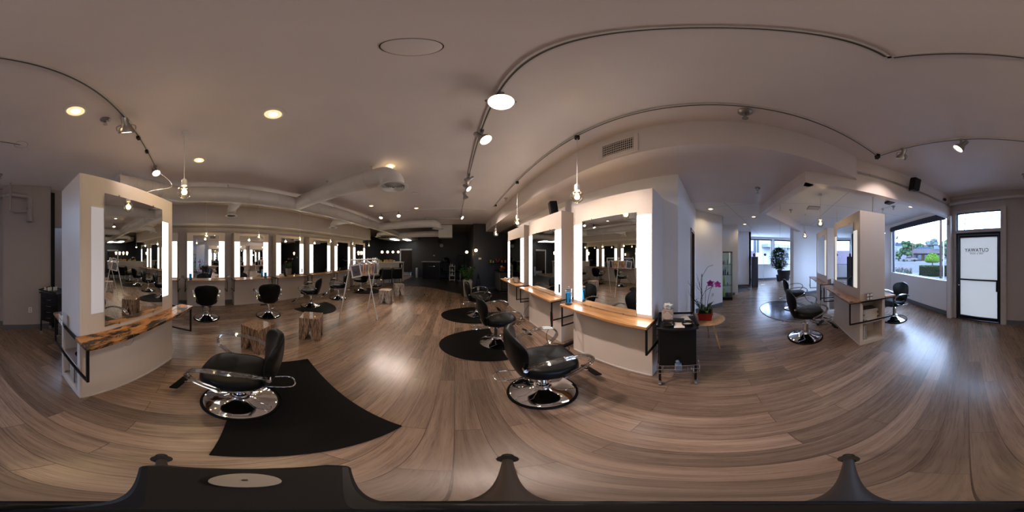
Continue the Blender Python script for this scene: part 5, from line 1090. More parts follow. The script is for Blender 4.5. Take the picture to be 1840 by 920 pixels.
for (bx, by, bz) in ((0.02, -0.075, 0.60), (0.02, -0.19, 0.585)):
    m = MB()
    for k in range(5):
        a = k*2*math.pi/5+0.3; d = Vector((-0.35, math.cos(a), math.sin(a))); m.leaf((bx, by, bz), d, 0.062, 0.058, up=(1, 0, 0), droop=0.0)
    m.leaf((bx, by-0.02, bz-0.02), (-0.3, -0.6, -0.6), 0.045, 0.05, up=(1, 0, 0), droop=0.0)
    m.ball((bx-0.01, by, bz), 0.010, 8, 6)
    m.build('flower', M_mag, t, solid=0.002)
m = MB(); random.seed(11)
def twig(p, d, L, r, depth):
    P = [Vector(p)]; dd = Vector(d).normalized()
    for i in range(5):
        dd = (dd+Vector((random.uniform(-.45, .45), random.uniform(-.45, .45), random.uniform(-.25, .40)))).normalized(); P.append(P[-1]+dd*L/5)
    m.tube(P, r, 5, r1=r*0.5)
    if depth > 0:
        for k in (2, 3, 4, 5): twig(P[k], dd+Vector((random.uniform(-1, 1), random.uniform(-1, 1), random.uniform(-.2, .8))), L*0.6, r*0.6, depth-1)
twig((0.02, 0.06, 0.13), (0.0, 0.05, 1), 0.34, 0.006, 2); twig((-0.03, 0.05, 0.13), (-0.1, 0.25, 0.9), 0.32, 0.005, 2)
m.tube(bez([(0, 0.055, 0.70), (0.0, 0.0, 0.80), (0.0, -0.04, 0.86), (0.0, -0.12, 0.89)], 14), 0.003, 5); m.build('bare_twigs', M_bark, t)

# ================================================================== GLASS CABINET
t = thing('display_cabinet', 'tall glass display cabinet of hair products in the wall niche', 'cabinet', (5.75, -0.52, 0))
W_, D_2, H_ = 0.38, 0.40, 1.70
m = MB(); m.bb(-D_2/2, D_2/2, -W_/2, W_/2, 0.0, 0.10); m.build('base', M_blackm, t, smooth=False); m = MB(); m.bb(-D_2/2, D_2/2, -W_/2, W_/2, H_-0.03, H_); m.build('top', M_blackm, t, smooth=False)
m = MB()
for x in (-D_2/2, D_2/2-0.018):
    for y in (-W_/2, W_/2-0.018): m.bb(x, x+0.018, y, y+0.018, 0.1, H_)
m.build('corner_posts', M_nickel, t, smooth=False)
cg = thin_glass('cabinet_glass', (0.80, 0.90, 0.88), 0.8, 0.01, 0.06)
m = MB(); m.bb(-D_2/2+0.004, -D_2/2+0.008, -W_/2+0.02, W_/2-0.02, 0.1, H_-0.03); m.bb(-D_2/2+0.02, D_2/2-0.02, -W_/2+0.004, -W_/2+0.008, 0.1, H_-0.03); m.build('glass_door', cg, t, smooth=False)
for z in (0.50, 0.88, 1.25):
    m = MB(); m.bb(-D_2/2+0.02, D_2/2-0.02, -W_/2+0.01, W_/2-0.01, z, z+0.008); m.build('glass_shelf', cg, t, smooth=False)
M_lime = pbr('lime_bottle', (0.42, 0.55, 0.08), 0.3); M_dkb = pbr('dark_blue_bottle', (0.02, 0.03, 0.07), 0.3); M_silv = pbr('silver_bottle', (0.45, 0.45, 0.47), 0.3, 0.5)
def bottle(label, x, y, z, h, r, mat, grp='hair products in the glass cabinet'):
    m = MB(); m.lathe([(r*0.9, 0), (r, 0.01), (r, h*0.62), (r*0.4, h*0.74), (r*0.38, h*0.8), (r*0.45, h*0.81), (r*0.45, h), (0.001, h)], c=(x, y, z), n=16, cap0=True); o = m.build('product_bottle', mat); tag(o, label, 'bottle', grp)
k = 0
for z, items in ((0.102, ((5.66, -0.42, 0.30, 0.04, M_lime, 'lime green bottle on the bottom of the glass cabinet'), (5.68, -0.53, 0.16, 0.022, M_dkb, 'short dark bottle beside the lime one at the cabinet bottom'), (5.70, -0.61, 0.14, 0.02, M_dkb, 'small dark bottle in the right corner of the cabinet bottom'))),
                 (0.509, ((5.68, -0.43, 0.34, 0.035, M_lime, 'tall lime bottle on the lowest glass shelf'), (5.70, -0.55, 0.12, 0.025, M_silv, 'silver bottle on the lowest glass shelf'))),
                 (0.889, ((5.66, -0.40, 0.20, 0.026, M_dkb, 'dark blue bottle on the middle glass shelf, left'), (5.68, -0.47, 0.26, 0.024, M_dkb, 'tall dark blue bottle on the middle glass shelf, centre'), (5.70, -0.56, 0.12, 0.024, M_dkb, 'short dark bottle on the middle glass shelf, right'))),
                 (1.259, ((5.66, -0.39, 0.13, 0.022, M_dkb, 'dark bottle on the top glass shelf, left'), (5.70, -0.45, 0.15, 0.024, M_silv, 'silver bottle on the top glass shelf'), (5.70, -0.56, 0.20, 0.03, M_silv, 'pale bottle on the top glass shelf, right')))):
    for x, y, h, r, mt, lb in items: bottle(lb, x, y, z, h, r, mt)

# ================================================================== LOUNGE
t = thing('pedestal', 'tall narrow dark pedestal at the end of the side-room wall', 'pedestal', (7.80, -2.10, 0))
m = MB(); m.bb(-0.15, 0.15, -0.135, 0.135, 0, 1.50); m.build('column', pbr('dark_grey_laminate', (0.035, 0.036, 0.045), 0.4), t, smooth=False, bevel=0.004)
m = MB(); m.bb(-0.155, 0.155, -0.14, 0.14, 1.50, 1.515); m.build('top', M_blackm, t, smooth=False)
t = thing('succulent_pot', 'small plant in a dark red pot on the dark pedestal', 'potted plant', (7.78, -2.07, 1.516))
m = MB(); m.lathe([(0.05, 0), (0.07, 0.13), (0.062, 0.13), (0.001, 0.11)], n=20, cap0=True); m.build('pot', pbr('dark_red_pot', (0.09, 0.02, 0.02), 0.5), t)
m = MB()
for i in range(26):
    a = i*2.4; m.leaf((0, 0, 0.12), (math.cos(a), math.sin(a), 0.4+0.9*random.random()), 0.12, 0.03)
m.build('leaves', M_leaf, t)
t = thing('floor_stand', 'thin metal floor stand with a small round head in front of the lounge window', 'stand', (8.3, -2.72, 0))
m = MB(); m.lathe([(0.13, 0), (0.13, 0.012), (0.01, 0.02)], n=24, cap0=True); m.cyl((0, 0, 0.01), (0, 0, 1.75), 0.009, n=8); m.build('pole', M_nickel, t)
m = MB(); m.ball((0, -0.10, 1.62), 0.075, 12, 8, (0.4, 1, 1)); m.tube([(0, 0, 1.62), (0, -0.05, 1.62)], 0.006, 6); m.build('head', pbr('purple_grey', (0.12, 0.10, 0.18), 0.5), t)
t = thing('tub_armchair', 'dark brown tub armchair with short legs in front of the lounge window', 'armchair', (8.62, -4.10, 0), R(20))
m = MB(); n = 22; rin = []; 
prof = []
rings = []
for i in range(n+1):
    a = R(-20)+R(220)*i/n; ca, sa = math.cos(a), math.sin(a)
    rings.append([Vector((ca*0.30, sa*0.30, 0.13)), Vector((ca*0.42, sa*0.42, 0.70)), Vector((ca*0.415, sa*0.415, 0.73)), Vector((ca*0.35, sa*0.35, 0.73)), Vector((ca*0.34, sa*0.34, 0.70)), Vector((ca*0.28, sa*0.28, 0.38)), Vector((ca*0.2, sa*0.2, 0.13))])
m.ring_loft(rings); m.build('shell', pbr('dark_brown_leather', (0.028, 0.022, 0.022), 0.85, spec=0.03, noise=0.1), t, angle=60)
m = MB(); m.lathe([(0.25, 0.14), (0.30, 0.16), (0.31, 0.40), (0.28, 0.43), (0.001, 0.44)], n=28, cap0=True); m.build('seat_cushion', pbr('dark_brown_leather', (0.028, 0.022, 0.022)), t)
for a in (45, 135, 225, 315):
    m = MB(); m.cyl((0.25*math.cos(R(a)), 0.25*math.sin(R(a)), 0.15), (0.30*math.cos(R(a)), 0.30*math.sin(R(a)), 0.0), 0.022, 0.014, 10); m.build('leg', M_brown, t)
t = thing('ficus_tree', 'large leafy green plant in a dark pot behind the tub armchair by the lounge window', 'potted plant', (9.15, -4.02, 0))
m = MB(); m.lathe([(0.15, 0), (0.20, 0.40), (0.185, 0.40), (0.001, 0.36)], n=24, cap0=True); m.build('pot', M_plastic, t)
m = MB()
for a in range(5): m.tube(bez([(0.03*math.cos(a), 0.03*math.sin(a), 0.36), (0.08*math.cos(a*1.3), 0.08*math.sin(a*1.3), 0.9), (0.22*math.cos(a*1.3), 0.22*math.sin(a*1.3), 1.4)], 8), 0.014, 6, r1=0.007)
m.build('stems', M_bark, t)
m = MB(); random.seed(5)
for i in range(2600):
    a = random.uniform(0, 6.283); rr = random.random()**0.6; z = random.uniform(-1, 1)
    p = (0.52*rr*math.cos(a)*math.sqrt(max(0, 1-z*z)), 0.58*rr*math.sin(a)*math.sqrt(max(0, 1-z*z)), 1.38+0.62*z)
    m.leaf(p, (math.cos(a)+random.uniform(-.5, .5), math.sin(a)+random.uniform(-.5, .5), random.uniform(-.3, .7)), random.uniform(.15, .23), .075)
m.build('foliage', pbr('ficus_leaf', (0.012, 0.032, 0.006), 0.85, spec=0.03, noise=0.4, nscale=9), t)
m = MB(); m.box((8.6, -4.9, 0.44), (0.4, 0.4, 0.03)); m.cyl((8.6, -4.9, 0), (8.6, -4.9, 0.43), 0.03); m.cyl((8.6, -4.9, 0), (8.6, -4.9, 0.02), 0.16); o = m.build('coffee_table', M_white, smooth=False, bevel=0.01); tag(o, 'small white table edge beside the tub armchair', 'table')

# ================================================================== KITCHENETTE
t = thing('base_cabinet', 'dark grey kitchenette base cabinet with black worktop against the charcoal wall', 'cabinet', (2.12, 6.90, 0))
M_kcab = pbr('grey_cabinet', (0.075, 0.08, 0.085), 0.4)
m = MB(); m.bb(-0.32, 0.60, -0.42, 0.44, 0.08, 0.86); m.build('carcass', M_kcab, t, smooth=False)
m = MB(); m.bb(-0.36, 0.62, -0.45, 0.47, 0.86, 0.895); m.build('worktop', M_plastic, t, smooth=False)
for y0, y1 in ((-0.41, -0.01), (0.01, 0.42)):
    m = MB(); m.bb(-0.34, -0.32, y0, y1, 0.09, 0.66); m.build('door', M_kcab, t, smooth=False, bevel=0.003)
    m = MB(); m.bb(-0.34, -0.32, y0, y1, 0.68, 0.84); m.build('drawer', M_kcab, t, smooth=False, bevel=0.003)
m = MB(); m.bb(-0.345, 0.60, -0.435, -0.42, 0.0, 0.04); m.bb(-0.345, -0.325, -0.435, -0.42, 0.0, 0.86); m.build('metal_edge', M_nickel, t, smooth=False)
t = thing('wall_shelf', 'black floating shelf with colourful items on the charcoal wall', 'shelf', (1.93, 7.27, 1.24))
m = MB(); m.bb(-0.46, 0.50, -0.10, 0.105, -0.02, 0.0); m.build('board', M_plastic, t, smooth=False)
for x in (-0.28, 0.25):
    m = MB(); m.tube([(x, 0.10, -0.16), (x, 0.08, -0.14), (x, -0.06, -0.02)], 0.008, 6); m.build('bracket', M_plastic, t)
t = thing('potted_plant', 'small green plant in a yellow pot on the black wall shelf', 'potted plant', (1.58, 7.26, 1.241))
m = MB(); m.lathe([(0.04, 0), (0.055, 0.12), (0.048, 0.12), (0.001, 0.10)], n=18, cap0=True); m.build('pot', pbr('yellow_pot', (0.50, 0.36, 0.06), 0.4), t)
m = MB()
for i in range(40):
    a = i*2.4; m.leaf((0, 0, 0.11), (math.cos(a), math.sin(a), 0.3+1.2*random.random()), 0.10, 0.03)
m.build('leaves', M_leafl, t)
for i, (x, w_, h_, c, nm, lb) in enumerate(((1.70, 0.05, 0.09, (0.40, 0.42, 0.5), 'mug', 'pale mug between the yellow pot and the red letter'), (2.12, 0.08, 0.11, (0.55, 0.12, 0.06), 'red_mug', 'red mug right of the red letter on the black shelf'), (2.28, 0.08, 0.12, (0.48, 0.42, 0.28), 'tin_can', 'cream tin on the black wall shelf'))):
    m = MB(); m.lathe([(w_*0.5, 0), (w_*0.52, h_), (w_*0.45, h_), (w_*0.42, 0.01), (0.001, 0.01)], c=(x, 7.25, 1.241), n=16, cap0=True); o = m.build(nm, pbr('shelf_item_%d' % i, c, 0.4)); tag(o, lb, 'mug' if 'mug' in nm else 'tin')
m = MB()
m.box((1.86, 7.25, 1.335), (0.035, 0.03, 0.20), M=Matrix.Rotation(R(-35), 3, 'Y')); m.box((1.95, 7.25, 1.325), (0.035, 0.03, 0.18), M=Matrix.Rotation(R(32), 3, 'Y')); o = m.build('red_letter', pbr('red_paint', (0.42, 0.035, 0.02), 0.4), smooth=False); tag(o, 'red V-shaped letter standing on the black wall shelf', 'letter')
t = thing('snack_basket', 'basket with white and orange items on the kitchenette worktop', 'basket', (2.02, 6.85, 0.896))
m = MB(); m.lathe([(0.10, 0), (0.15, 0.10), (0.14, 0.10), (0.09, 0.01)], n=22, cap0=True); m.build('bowl', pbr('wicker', (0.20, 0.10, 0.05), 0.7, noise=0.4, nscale=50), t)
m = MB(); random.seed(3)
for i in range(9): m.ball((random.uniform(-.09, .09), random.uniform(-.09, .09), 0.12+random.uniform(0, .05)), 0.038, 8, 6)
m.build('orange_items', pbr('orange_peel', (0.60, 0.10, 0.03), 0.4), t)
m = MB()
for i in range(5): m.ball((random.uniform(-.10, .02), random.uniform(-.05, .09), 0.17+random.uniform(0, .03)), 0.035, 8, 6)
m.build('white_items', M_white, t)
t = thing('planter', 'pale square planter with an upright glossy green plant at the dark floor edge', 'potted plant', (0.44, 6.16, 0))
m = MB(); m.ring_loft([[Vector((sx*w_, sy*w_, z)) for sx, sy in ((-1, -1), (1, -1), (1, 1), (-1, 1))] for w_, z in ((0.13, 0), (0.17, 0.62), (0.17, 0.64), (0.15, 0.64), (0.14, 0.60))], True, True); m.build('pot', pbr('pale_planter', (0.28, 0.25, 0.22), 0.6), t, smooth=False)
m = MB(); random.seed(8)
for i in range(14):
    a = i*2.39; x, y = 0.30*math.cos(a), 0.30*math.sin(a); z = random.uniform(0.35, 0.62); P = bez([(0.03*math.cos(a), 0.03*math.sin(a), 0.6), (x*0.5, y*0.5, 0.6+z*0.45), (x, y, 0.6+z)], 8); m.tube(P, 0.010, 6, r1=0.004)
    for k in range(2, 8):
        for sg in (-1, 1): m.leaf(P[k], (math.cos(a+sg*1.3), math.sin(a+sg*1.3), 0.7), 0.13, 0.05, droop=0.05)
m.build('foliage', pbr('glossy_leaf', (0.035, 0.10, 0.018), 0.4, noise=0.5, nscale=10, spec=0.3), t)
t = thing('candle_lantern', 'tall black pyramid lantern with a white candle on the kitchenette floor', 'lantern', (0.98, 7.05, 0))
m = MB()
for sx in (-1, 1):
    for sy in (-1, 1): m.tube([(sx*0.13, sy*0.13, 0.03), (0, 0, 0.78)], 0.012, 6)
for z in (0.03, 0.30): 
    k_ = 0.13*(1-z/0.80)+0.003; m.tube([(-k_, -k_, z), (k_, -k_, z), (k_, k_, z), (-k_, k_, z)], 0.010, 6, closed=True)
m.bb(-0.14, 0.14, -0.14, 0.14, 0, 0.03); m.cyl((0, 0, 0.55), (0, 0, 0.82), 0.035, 0.008, 8); m.build('frame', M_plastic, t, smooth=False)
m = MB(); m.cyl((0, 0, 0.031), (0, 0, 0.17), 0.045, n=18); m.build('candle', M_white, t)
m = MB(); m.box((1.10, 7.372, 1.43), (0.13, 0.016, 0.085)); o = m.build('thermostat', M_white, smooth=False, bevel=0.006); tag(o, 'white thermostat on the charcoal kitchenette wall', 'thermostat')

# ================================================================== DARK BACK ROOM
t = thing('curtain', 'dark curtain hanging in the white framed back doorway', 'curtain', (-3.85, 12.28, 0))
m = MB(); n = 60
rings = [[Vector((-0.42+0.86*i/n, 0.05*math.sin(i*0.9), z)) for i in range(n+1)]+[Vector((-0.42+0.86*i/n, 0.05*math.sin(i*0.9)+0.012, z)) for i in range(n, -1, -1)] for z in (0.28, 1.1, 1.95)]
m.ring_loft(rings); m.build('fabric', pbr('dark_curtain_fabric', (0.045, 0.032, 0.028), 0.8, noise=0.2), t, angle=80)
for i in range(9):
    m = MB(); m.tube([(-0.40+0.1*i+0.018*math.cos(a), 0, 1.985+0.018*math.sin(a)) for a in [R(q) for q in range(0, 360, 45)]], 0.005, 5, closed=True); m.build('ring', M_white, t)
m = MB(); m.cyl((-0.47, 0, 2.0), (0.47, 0, 2.0), 0.012, n=8); m.build('rod', M_white, t)
m = MB(); m.bb(-4.36, -4.28, 12.20, 12.25, 0, 2.10); m.bb(-4.28, -3.36, 12.20, 12.25, 2.04, 2.10); struct('trim_5', m, M_trim, smooth=False)
m = MB(); m.bb(-4.2, -3.6, 12.6, 12.85, 0.0, 0.24); o = m.build('storage_box', M_white, smooth=False, bevel=0.02); tag(o, 'pale box on the floor visible under the dark curtain', 'box')
m = MB(); m.lathe([(0.085, 0), (0.09, 0.02), (0.09, 0.66), (0.075, 0.70), (0.001, 0.70)], c=(-2.75, 11.3, 0.004), n=22, cap0=True); o = m.build('waste_bin', pbr('silver_bin', (0.50, 0.50, 0.55), 0.3, 0.4)); tag(o, 'slim silver cylindrical bin by the dark back wall', 'bin')
t = thing('cabinet_desk', 'black cabinet desk with white marble top in the dark back room', 'desk', (-1.60, 11.05, 0))
m = MB(); m.bb(-0.62, 0.56, -0.30, 0.30, 0, 1.14); m.build('cabinet', M_plastic, t, smooth=False)
m = MB(); m.bb(-0.70, 0.60, -0.36, 0.36, 1.14, 1.18); m.build('marble_top', pbr('white_marble', (0.40, 0.38, 0.37), 0.3, noise=0.3, nscale=3), t, smooth=False)
m = MB(); m.cyl((-0.25, -0.32, 0.86), (0.20, -0.32, 0.86), 0.016, n=10); m.build('towel_bar', M_chrome, t)
def dryer(label, x, y, rz):
    t = thing('dryer_chair', label, 'chair', (x, y, 0.004), rz, 'black back room chairs')
    m = MB(); m.lathe([(0.27, 0), (0.27, 0.03), (0.05, 0.06), (0.05, 0.40), (0.001, 0.40)], n=24, cap0=True); m.build('base', M_blackm, t)
    m = MB(); m.box((0, 0, 0.48), (0.56, 0.56, 0.16)); m.build('seat', M_leather, t, smooth=False, bevel=0.04)
    m = MB(); m.box((0, -0.26, 0.86), (0.52, 0.14, 0.75), M=Matrix.Rotation(R(8), 3, 'X')); m.build('backrest', M_leather, t, smooth=False, bevel=0.05)
    for s_ in (-1, 1):
        m = MB(); m.box((s_*0.31, -0.02, 0.62), (0.08, 0.50, 0.22)); m.build('armrest', M_leather, t, smooth=False, bevel=0.03)
    m = MB(); m.lathe([(0.22, 0), (0.25, 0.12), (0.20, 0.25), (0.08, 0.33), (0.001, 0.34)], c=(0, -0.22, 1.12), n=22); m.build('dryer_hood', M_plastic, t)
dryer('black hooded dryer chair beside the white-topped desk in the back room', -0.66, 10.75, R(180)); 
t = thing('upright_chair', 'tall black upright chair against the right of the dark back wall', 'chair', (0.28, 10.2, 0.004), R(160))
m = MB(); m.lathe([(0.26, 0), (0.26, 0.03), (0.05, 0.06), (0.05, 0.5), (0.001, 0.5)], n=22, cap0=True); m.build('base', M_nickel, t)
m = MB(); m.box((0, 0, 0.58), (0.5, 0.5, 0.12)); m.build('seat', M_leather, t, smooth=False, bevel=0.03)
m = MB(); m.box((0, -0.24, 1.12), (0.44, 0.10, 0.95)); m.build('backrest', M_leather, t, smooth=False, bevel=0.04)
t = thing('supply_tower', 'narrow white rolling supply tower with bottles in the dark back room', 'cart', (-0.22, 9.95, 0.004))
m = MB()
for x in (-0.17, 0.15):
    m.bb(x, x+0.02, -0.15, 0.15, 0.08, 0.98)
for z in (0.08, 0.35, 0.62, 0.90): m.bb(-0.17, 0.17, -0.15, 0.15, z, z+0.015)
m.build('frame', M_white, t, smooth=False)
for x in (-0.15, 0.15):
    for y in (-0.13, 0.13): m = MB(); m.cyl((x, y, 0.0), (x, y, 0.08), 0.02); m.build('caster', M_nickel, t)
random.seed(21)
for z in (0.37, 0.64, 0.92):
    for i in range(3):
        x = -0.10+0.10*i; 
        bottle({0.37: ['left', 'middle', 'right'][i]+' bottle on the lower deck of the white supply tower', 0.64: ['left', 'middle', 'right'][i]+' bottle on the middle deck of the white supply tower', 0.92: ['left', 'middle', 'right'][i]+' bottle on top of the white supply tower'}[z], -0.22+x, 9.92, z, random.uniform(.13, .2), 0.032, [M_silv, M_white, M_dkb][(i+int(z*10)) % 3], 'bottles on the supply tower')
t = thing('wall_clock', 'round clock on the dark back wall', 'clock', (-1.02, 11.64, 2.30))
m = MB(); m.lathe([(0.15, 0), (0.15, 0.03), (0.13, 0.035)], M=Matrix.Rotation(R(90), 3, 'X'), n=28, cap0=True); m.build('case', M_blackm, t)
m = MB(); m.lathe([(0.13, 0.03), (0.001, 0.031)], M=Matrix.Rotation(R(90), 3, 'X'), n=28, cap1=True); m.build('dial', pbr('clock_dial', (0.35, 0.34, 0.33), 0.5), t)
m = MB(); m.box((0.02, -0.036, 0.04), (0.012, 0.004, 0.09)); m.box((-0.04, -0.036, 0.0), (0.08, 0.004, 0.012)); m.build('hands', M_blackm, t, smooth=False)
speaker('black loudspeaker high on the dark back wall above the clock', (-1.15, 11.52, 2.62), R(180), R(10), 0.22, 0.16, 0.30)
# things on the bar
M_amb = pbr('amber', (0.40, 0.28, 0.04), 0.4); M_pk = pbr('pink_pack', (0.40, 0.25, 0.22), 0.5)
bp = Vector((-5.15, 7.25)); bq = Vector((-3.06, 9.25)); bdv = (bq-bp)
for i in range(12):
    f_ = 0.36+0.042*i; p = bp+bdv*f_+Vector((-0.16, 0.16)); h_ = [0.12, 0.09, 0.07, 0.16, 0.10, 0.08, 0.13, 0.14, 0.12, 0.15, 0.13, 0.10][i]
    m = MB(); m.box((p.x, p.y, 1.20+h_/2), (0.09, 0.07, h_), rotz=R(44)); o = m.build('color_tube_box', [M_amb, M_amb, M_leafl, M_silv, M_amb, M_leafo, M_amb, M_pk, M_pk, M_amb, M_pk, M_silv][i], smooth=False, bevel=0.008)
    tag(o, '%s small product box in the row on the low white bar' % ['leftmost', 'second', 'third', 'fourth', 'fifth', 'sixth', 'seventh', 'eighth', 'ninth', 'tenth', 'eleventh', 'rightmost'][i], 'box', 'product boxes on the bar')
p = bp+bdv*0.40+Vector((-0.30, 0.30))
m = MB(); m.tube(bez([(p.x, p.y, 1.20), (p.x, p.y, 1.42), (p.x+0.02, p.y+0.02, 1.46), (p.x+0.16, p.y+0.15, 1.45)], 14), 0.012, 8); o = m.build('tap', M_nickel); tag(o, 'tall thin tap rising behind the low white bar', 'tap')
p = bp+bdv*0.93
t = thing('wall_dispenser', 'black brochure box fixed near the right end of the low white bar wall', 'dispenser', (p.x+0.02, p.y-0.02, 0.98), R(224))
m = MB(); m.box((0, 0.035, 0), (0.22, 0.06, 0.28)); m.build('box', M_blackm, t, smooth=False, bevel=0.005)
m = MB(); m.box((-0.03, 0.068, -0.02), (0.07, 0.006, 0.20)); m.build('leaflets', M_white, t, smooth=False)
p = bp+bdv*0.72
outlet('white outlet on the low white bar wall', (p.x+0.003, p.y-0.003, 0.93), R(224))

# ================================================================== CAMERA TRIPOD
t = thing('camera_tripod', 'black camera tripod standing directly below the viewpoint', 'tripod', (0, 0, 0))
for x in (290, 912, 1525):
    a = R(90)-R((x-819)*360/1840); ca, sa = math.cos(a), math.sin(a)
    l = MB(); l.tube([(0.025*ca, 0.025*sa, 1.03), (0.30*ca, 0.30*sa, 0.66)], 0.010, 10); l.tube([(0.30*ca, 0.30*sa, 0.68), (0.45*ca, 0.45*sa, 0.29)], 0.011, 10); l.tube([(0.45*ca, 0.45*sa, 0.30), (0.545*ca, 0.545*sa, 0.03)], 0.009, 10); lg = l.build('leg', pbr('dark_tripod_metal', (0.05, 0.04, 0.035), 0.5, 0.4), t)
    k = MB(); k.tube([(0.29*ca, 0.29*sa, 0.69), (0.315*ca, 0.315*sa, 0.62)], 0.021, 12); k.build('leg_lock', M_plastic, lg); k = MB(); k.tube([(0.445*ca, 0.445*sa, 0.31), (0.46*ca, 0.46*sa, 0.26)], 0.018, 12); k.build('leg_lock', M_plastic, lg)
    k = MB(); k.ball((0.55*ca, 0.55*sa, 0.018), 0.017, 10, 8); k.tube([(0.538*ca, 0.538*sa, 0.045), (0.545*ca, 0.545*sa, 0.025)], 0.015, 10); k.build('foot', M_rubber, lg)
m = MB(); m.cyl((0, 0, 0.80), (0, 0, 1.27), 0.012, n=14); m.lathe([(0.02, 1.00), (0.034, 1.01), (0.034, 1.05), (0.015, 1.07)], n=20, cap0=True, cap1=True); m.build('centre_column', M_plastic, t)
hz = 1.335; ha = R(90)-R((440-819)*360/1840)
m = MB(); m.prism([(px_*math.cos(ha)-py_*math.sin(ha), px_*math.sin(ha)+py_*math.cos(ha)) for px_, py_ in ((0.0, -0.004), (0.049, -0.037), (0.055, -0.030), (0.057, -0.010), (0.057, 0.010), (0.055, 0.030), (0.049, 0.037), (0.0, 0.004))], hz-0.008, hz+0.008); m.cyl((0, 0, 1.26), (0, 0, hz), 0.012, n=16); hd = m.build('panorama_head', M_plastic, t, smooth=False, bevel=0.003)
m = MB(); m.lathe([(0.009, 0), (0.009, 0.003), (0.001, 0.003)], c=(0.040*math.cos(ha), 0.040*math.sin(ha), hz+0.009), n=28, cap0=True); m.build('level_dial', M_nickel, hd)

# ================================================================== OUTSIDE
GZ = -0.02
mb = MB(); mb.prism([(-30, -130), (60, -130), (60, -3.0), (10.35, -3.0), (10.35, -9.3), (3.4, -9.3), (2.95, -5.95), ST(2.0, -3.7), ST(0.0, -3.7), ST(-5, -4.8), (-30, -4.0)], -0.30, -0.04); struct('ground_outside', mb, M_conc, smooth=False)
def opt(az_px, d): a = R((az_px-819)*360/1840); return (d*math.sin(a), d*math.cos(a))
c1 = Vector(opt(1650, 1)); perp = Vector((c1.y, -c1.x))
mb = MB(); p0 = c1*15.5; p1 = c1*40
mb.prism([tuple(p0-perp*60), tuple(p0+perp*60), tuple(p1+perp*80), tuple(p1-perp*80)], -0.05, -0.03); o = mb.build('street', M_asph, smooth=False); tag(o, kind='structure')
mb = MB(); 
for d in (21.0, 30.0): mb.prism([tuple(c1*d-perp*60), tuple(c1*d+perp*60), tuple(c1*(d+0.18)+perp*60), tuple(c1*(d+0.18)-perp*60)], -0.03, -0.026)
o = mb.build('lane_markings', pbr('worn_paint', (0.0325, 0.0325, 0.0325), 0.85, spec=0.03), o, smooth=False)
# planting bed ledge in front of window
mb = MB(); mb.prism([WP(0.1, -0.2), WP(6.0, -0.2), WP(6.5, -4.6), WP(-0.6, -4.6)], -0.04, 0.25); o = mb.build('planting_bed', pbr('blue_grey_slab', (0.0420, 0.0454, 0.0546), 0.85, spec=0.03, noise=0.1), smooth=False); tag(o, 'raised grey slab outside the street window, hedge standing on it', 'planter bed')
def lump(name, label, cat, mat, c, sx, sy, sz, n=16, m_=10, jit=0.06, group=None, box=False):
    mb = MB(); random.seed(int(abs(c[0]*31+c[1]*17)))
    if not box: mb.ball(c, 1.0, n, m_, (sx, sy, sz), jit)
    o = mb.build(name, mat); return tag(o, label, cat, group)
# clipped hedge
hx, hy = opt(1679, 10.6)
t = thing('hedge', 'clipped rectangular hedge outside the street window', 'hedge', (hx, hy, 0.25), -R((1679-819)*360/1840)-R(4))
mb = MB(); random.seed(4)
N1, N2 = 44, 9
for k_ in range(1700):
    f = random.random(); x = random.uniform(-0.95, 1.0); fy = random.choice((-1, 1, 0, 0)); 
    if fy: y = fy*0.33; z = random.uniform(0.02, 0.62); d = (random.uniform(-.5, .5), fy, random.uniform(-.2, .9))
    else: y = random.uniform(-0.33, 0.33); z = 0.63; d = (random.uniform(-.6, .6), random.uniform(-.6, .6), 1)
    mb.leaf((x, y, z), d, 0.07, 0.045, droop=0)
for k_ in range(260):
    mb.leaf((random.choice((-0.95, 1.0)), random.uniform(-.33, .33), random.uniform(0.02, .62)), (random.uniform(-1, 1), random.uniform(-1, 1), .5), 0.07, 0.045)
mb.build('leaves', M_leafo, t)
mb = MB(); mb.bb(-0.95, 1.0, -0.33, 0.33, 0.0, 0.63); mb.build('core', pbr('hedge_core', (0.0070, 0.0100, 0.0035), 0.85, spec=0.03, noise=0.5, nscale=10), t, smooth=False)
tx, ty = opt(1675.5, 13.6)
t = thing('topiary_tree', 'small round-topped clipped bright green tree behind the hedge', 'tree', (tx, ty, -0.04))
mb = MB(); mb.cyl((0, 0, 0), (0, 0, 1.2), 0.05, 0.04, 10); mb.build('trunk', M_bark, t)
mb = MB(); mb.lathe([(0.05, 1.02), (0.45, 1.04), (0.64, 1.12), (0.66, 1.25), (0.60, 1.45), (0.46, 1.65), (0.25, 1.80), (0.001, 1.86)], n=30); random.seed(9)
for k_ in range(900):
    a = random.uniform(0, 6.283); u_ = random.random(); r_ = 0.66*math.sqrt(max(0, 1-u_**2.2)); z_ = 1.10+0.74*u_
    mb.leaf((r_*math.cos(a), r_*math.sin(a), z_), (math.cos(a), math.sin(a), 0.6), 0.07, 0.05, droop=0)
mb.build('crown', M_topi, t, angle=60)
px_, py_ = opt(1690.5, 8.4)
mb = MB(); mb.cyl((px_, py_, 0.25), (px_, py_, 5.0), 0.065, n=12); o = mb.build('street_post', pbr('dark_brown_post', (0.04, 0.025, 0.022), 0.85, spec=0.03)); tag(o, 'dark brown post just outside the street window, left of the pair', 'post', 'posts outside the window')
px_, py_ = opt(1695.5, 9.2); mb = MB(); mb.cyl((px_, py_, 0.25), (px_, py_, 5.0), 0.035, n=12); o = mb.build('street_post', pbr('grey_post', (0.22, 0.20, 0.24), 0.5)); tag(o, 'thin grey post outside the street window, right of the brown one', 'post', 'posts outside the window')
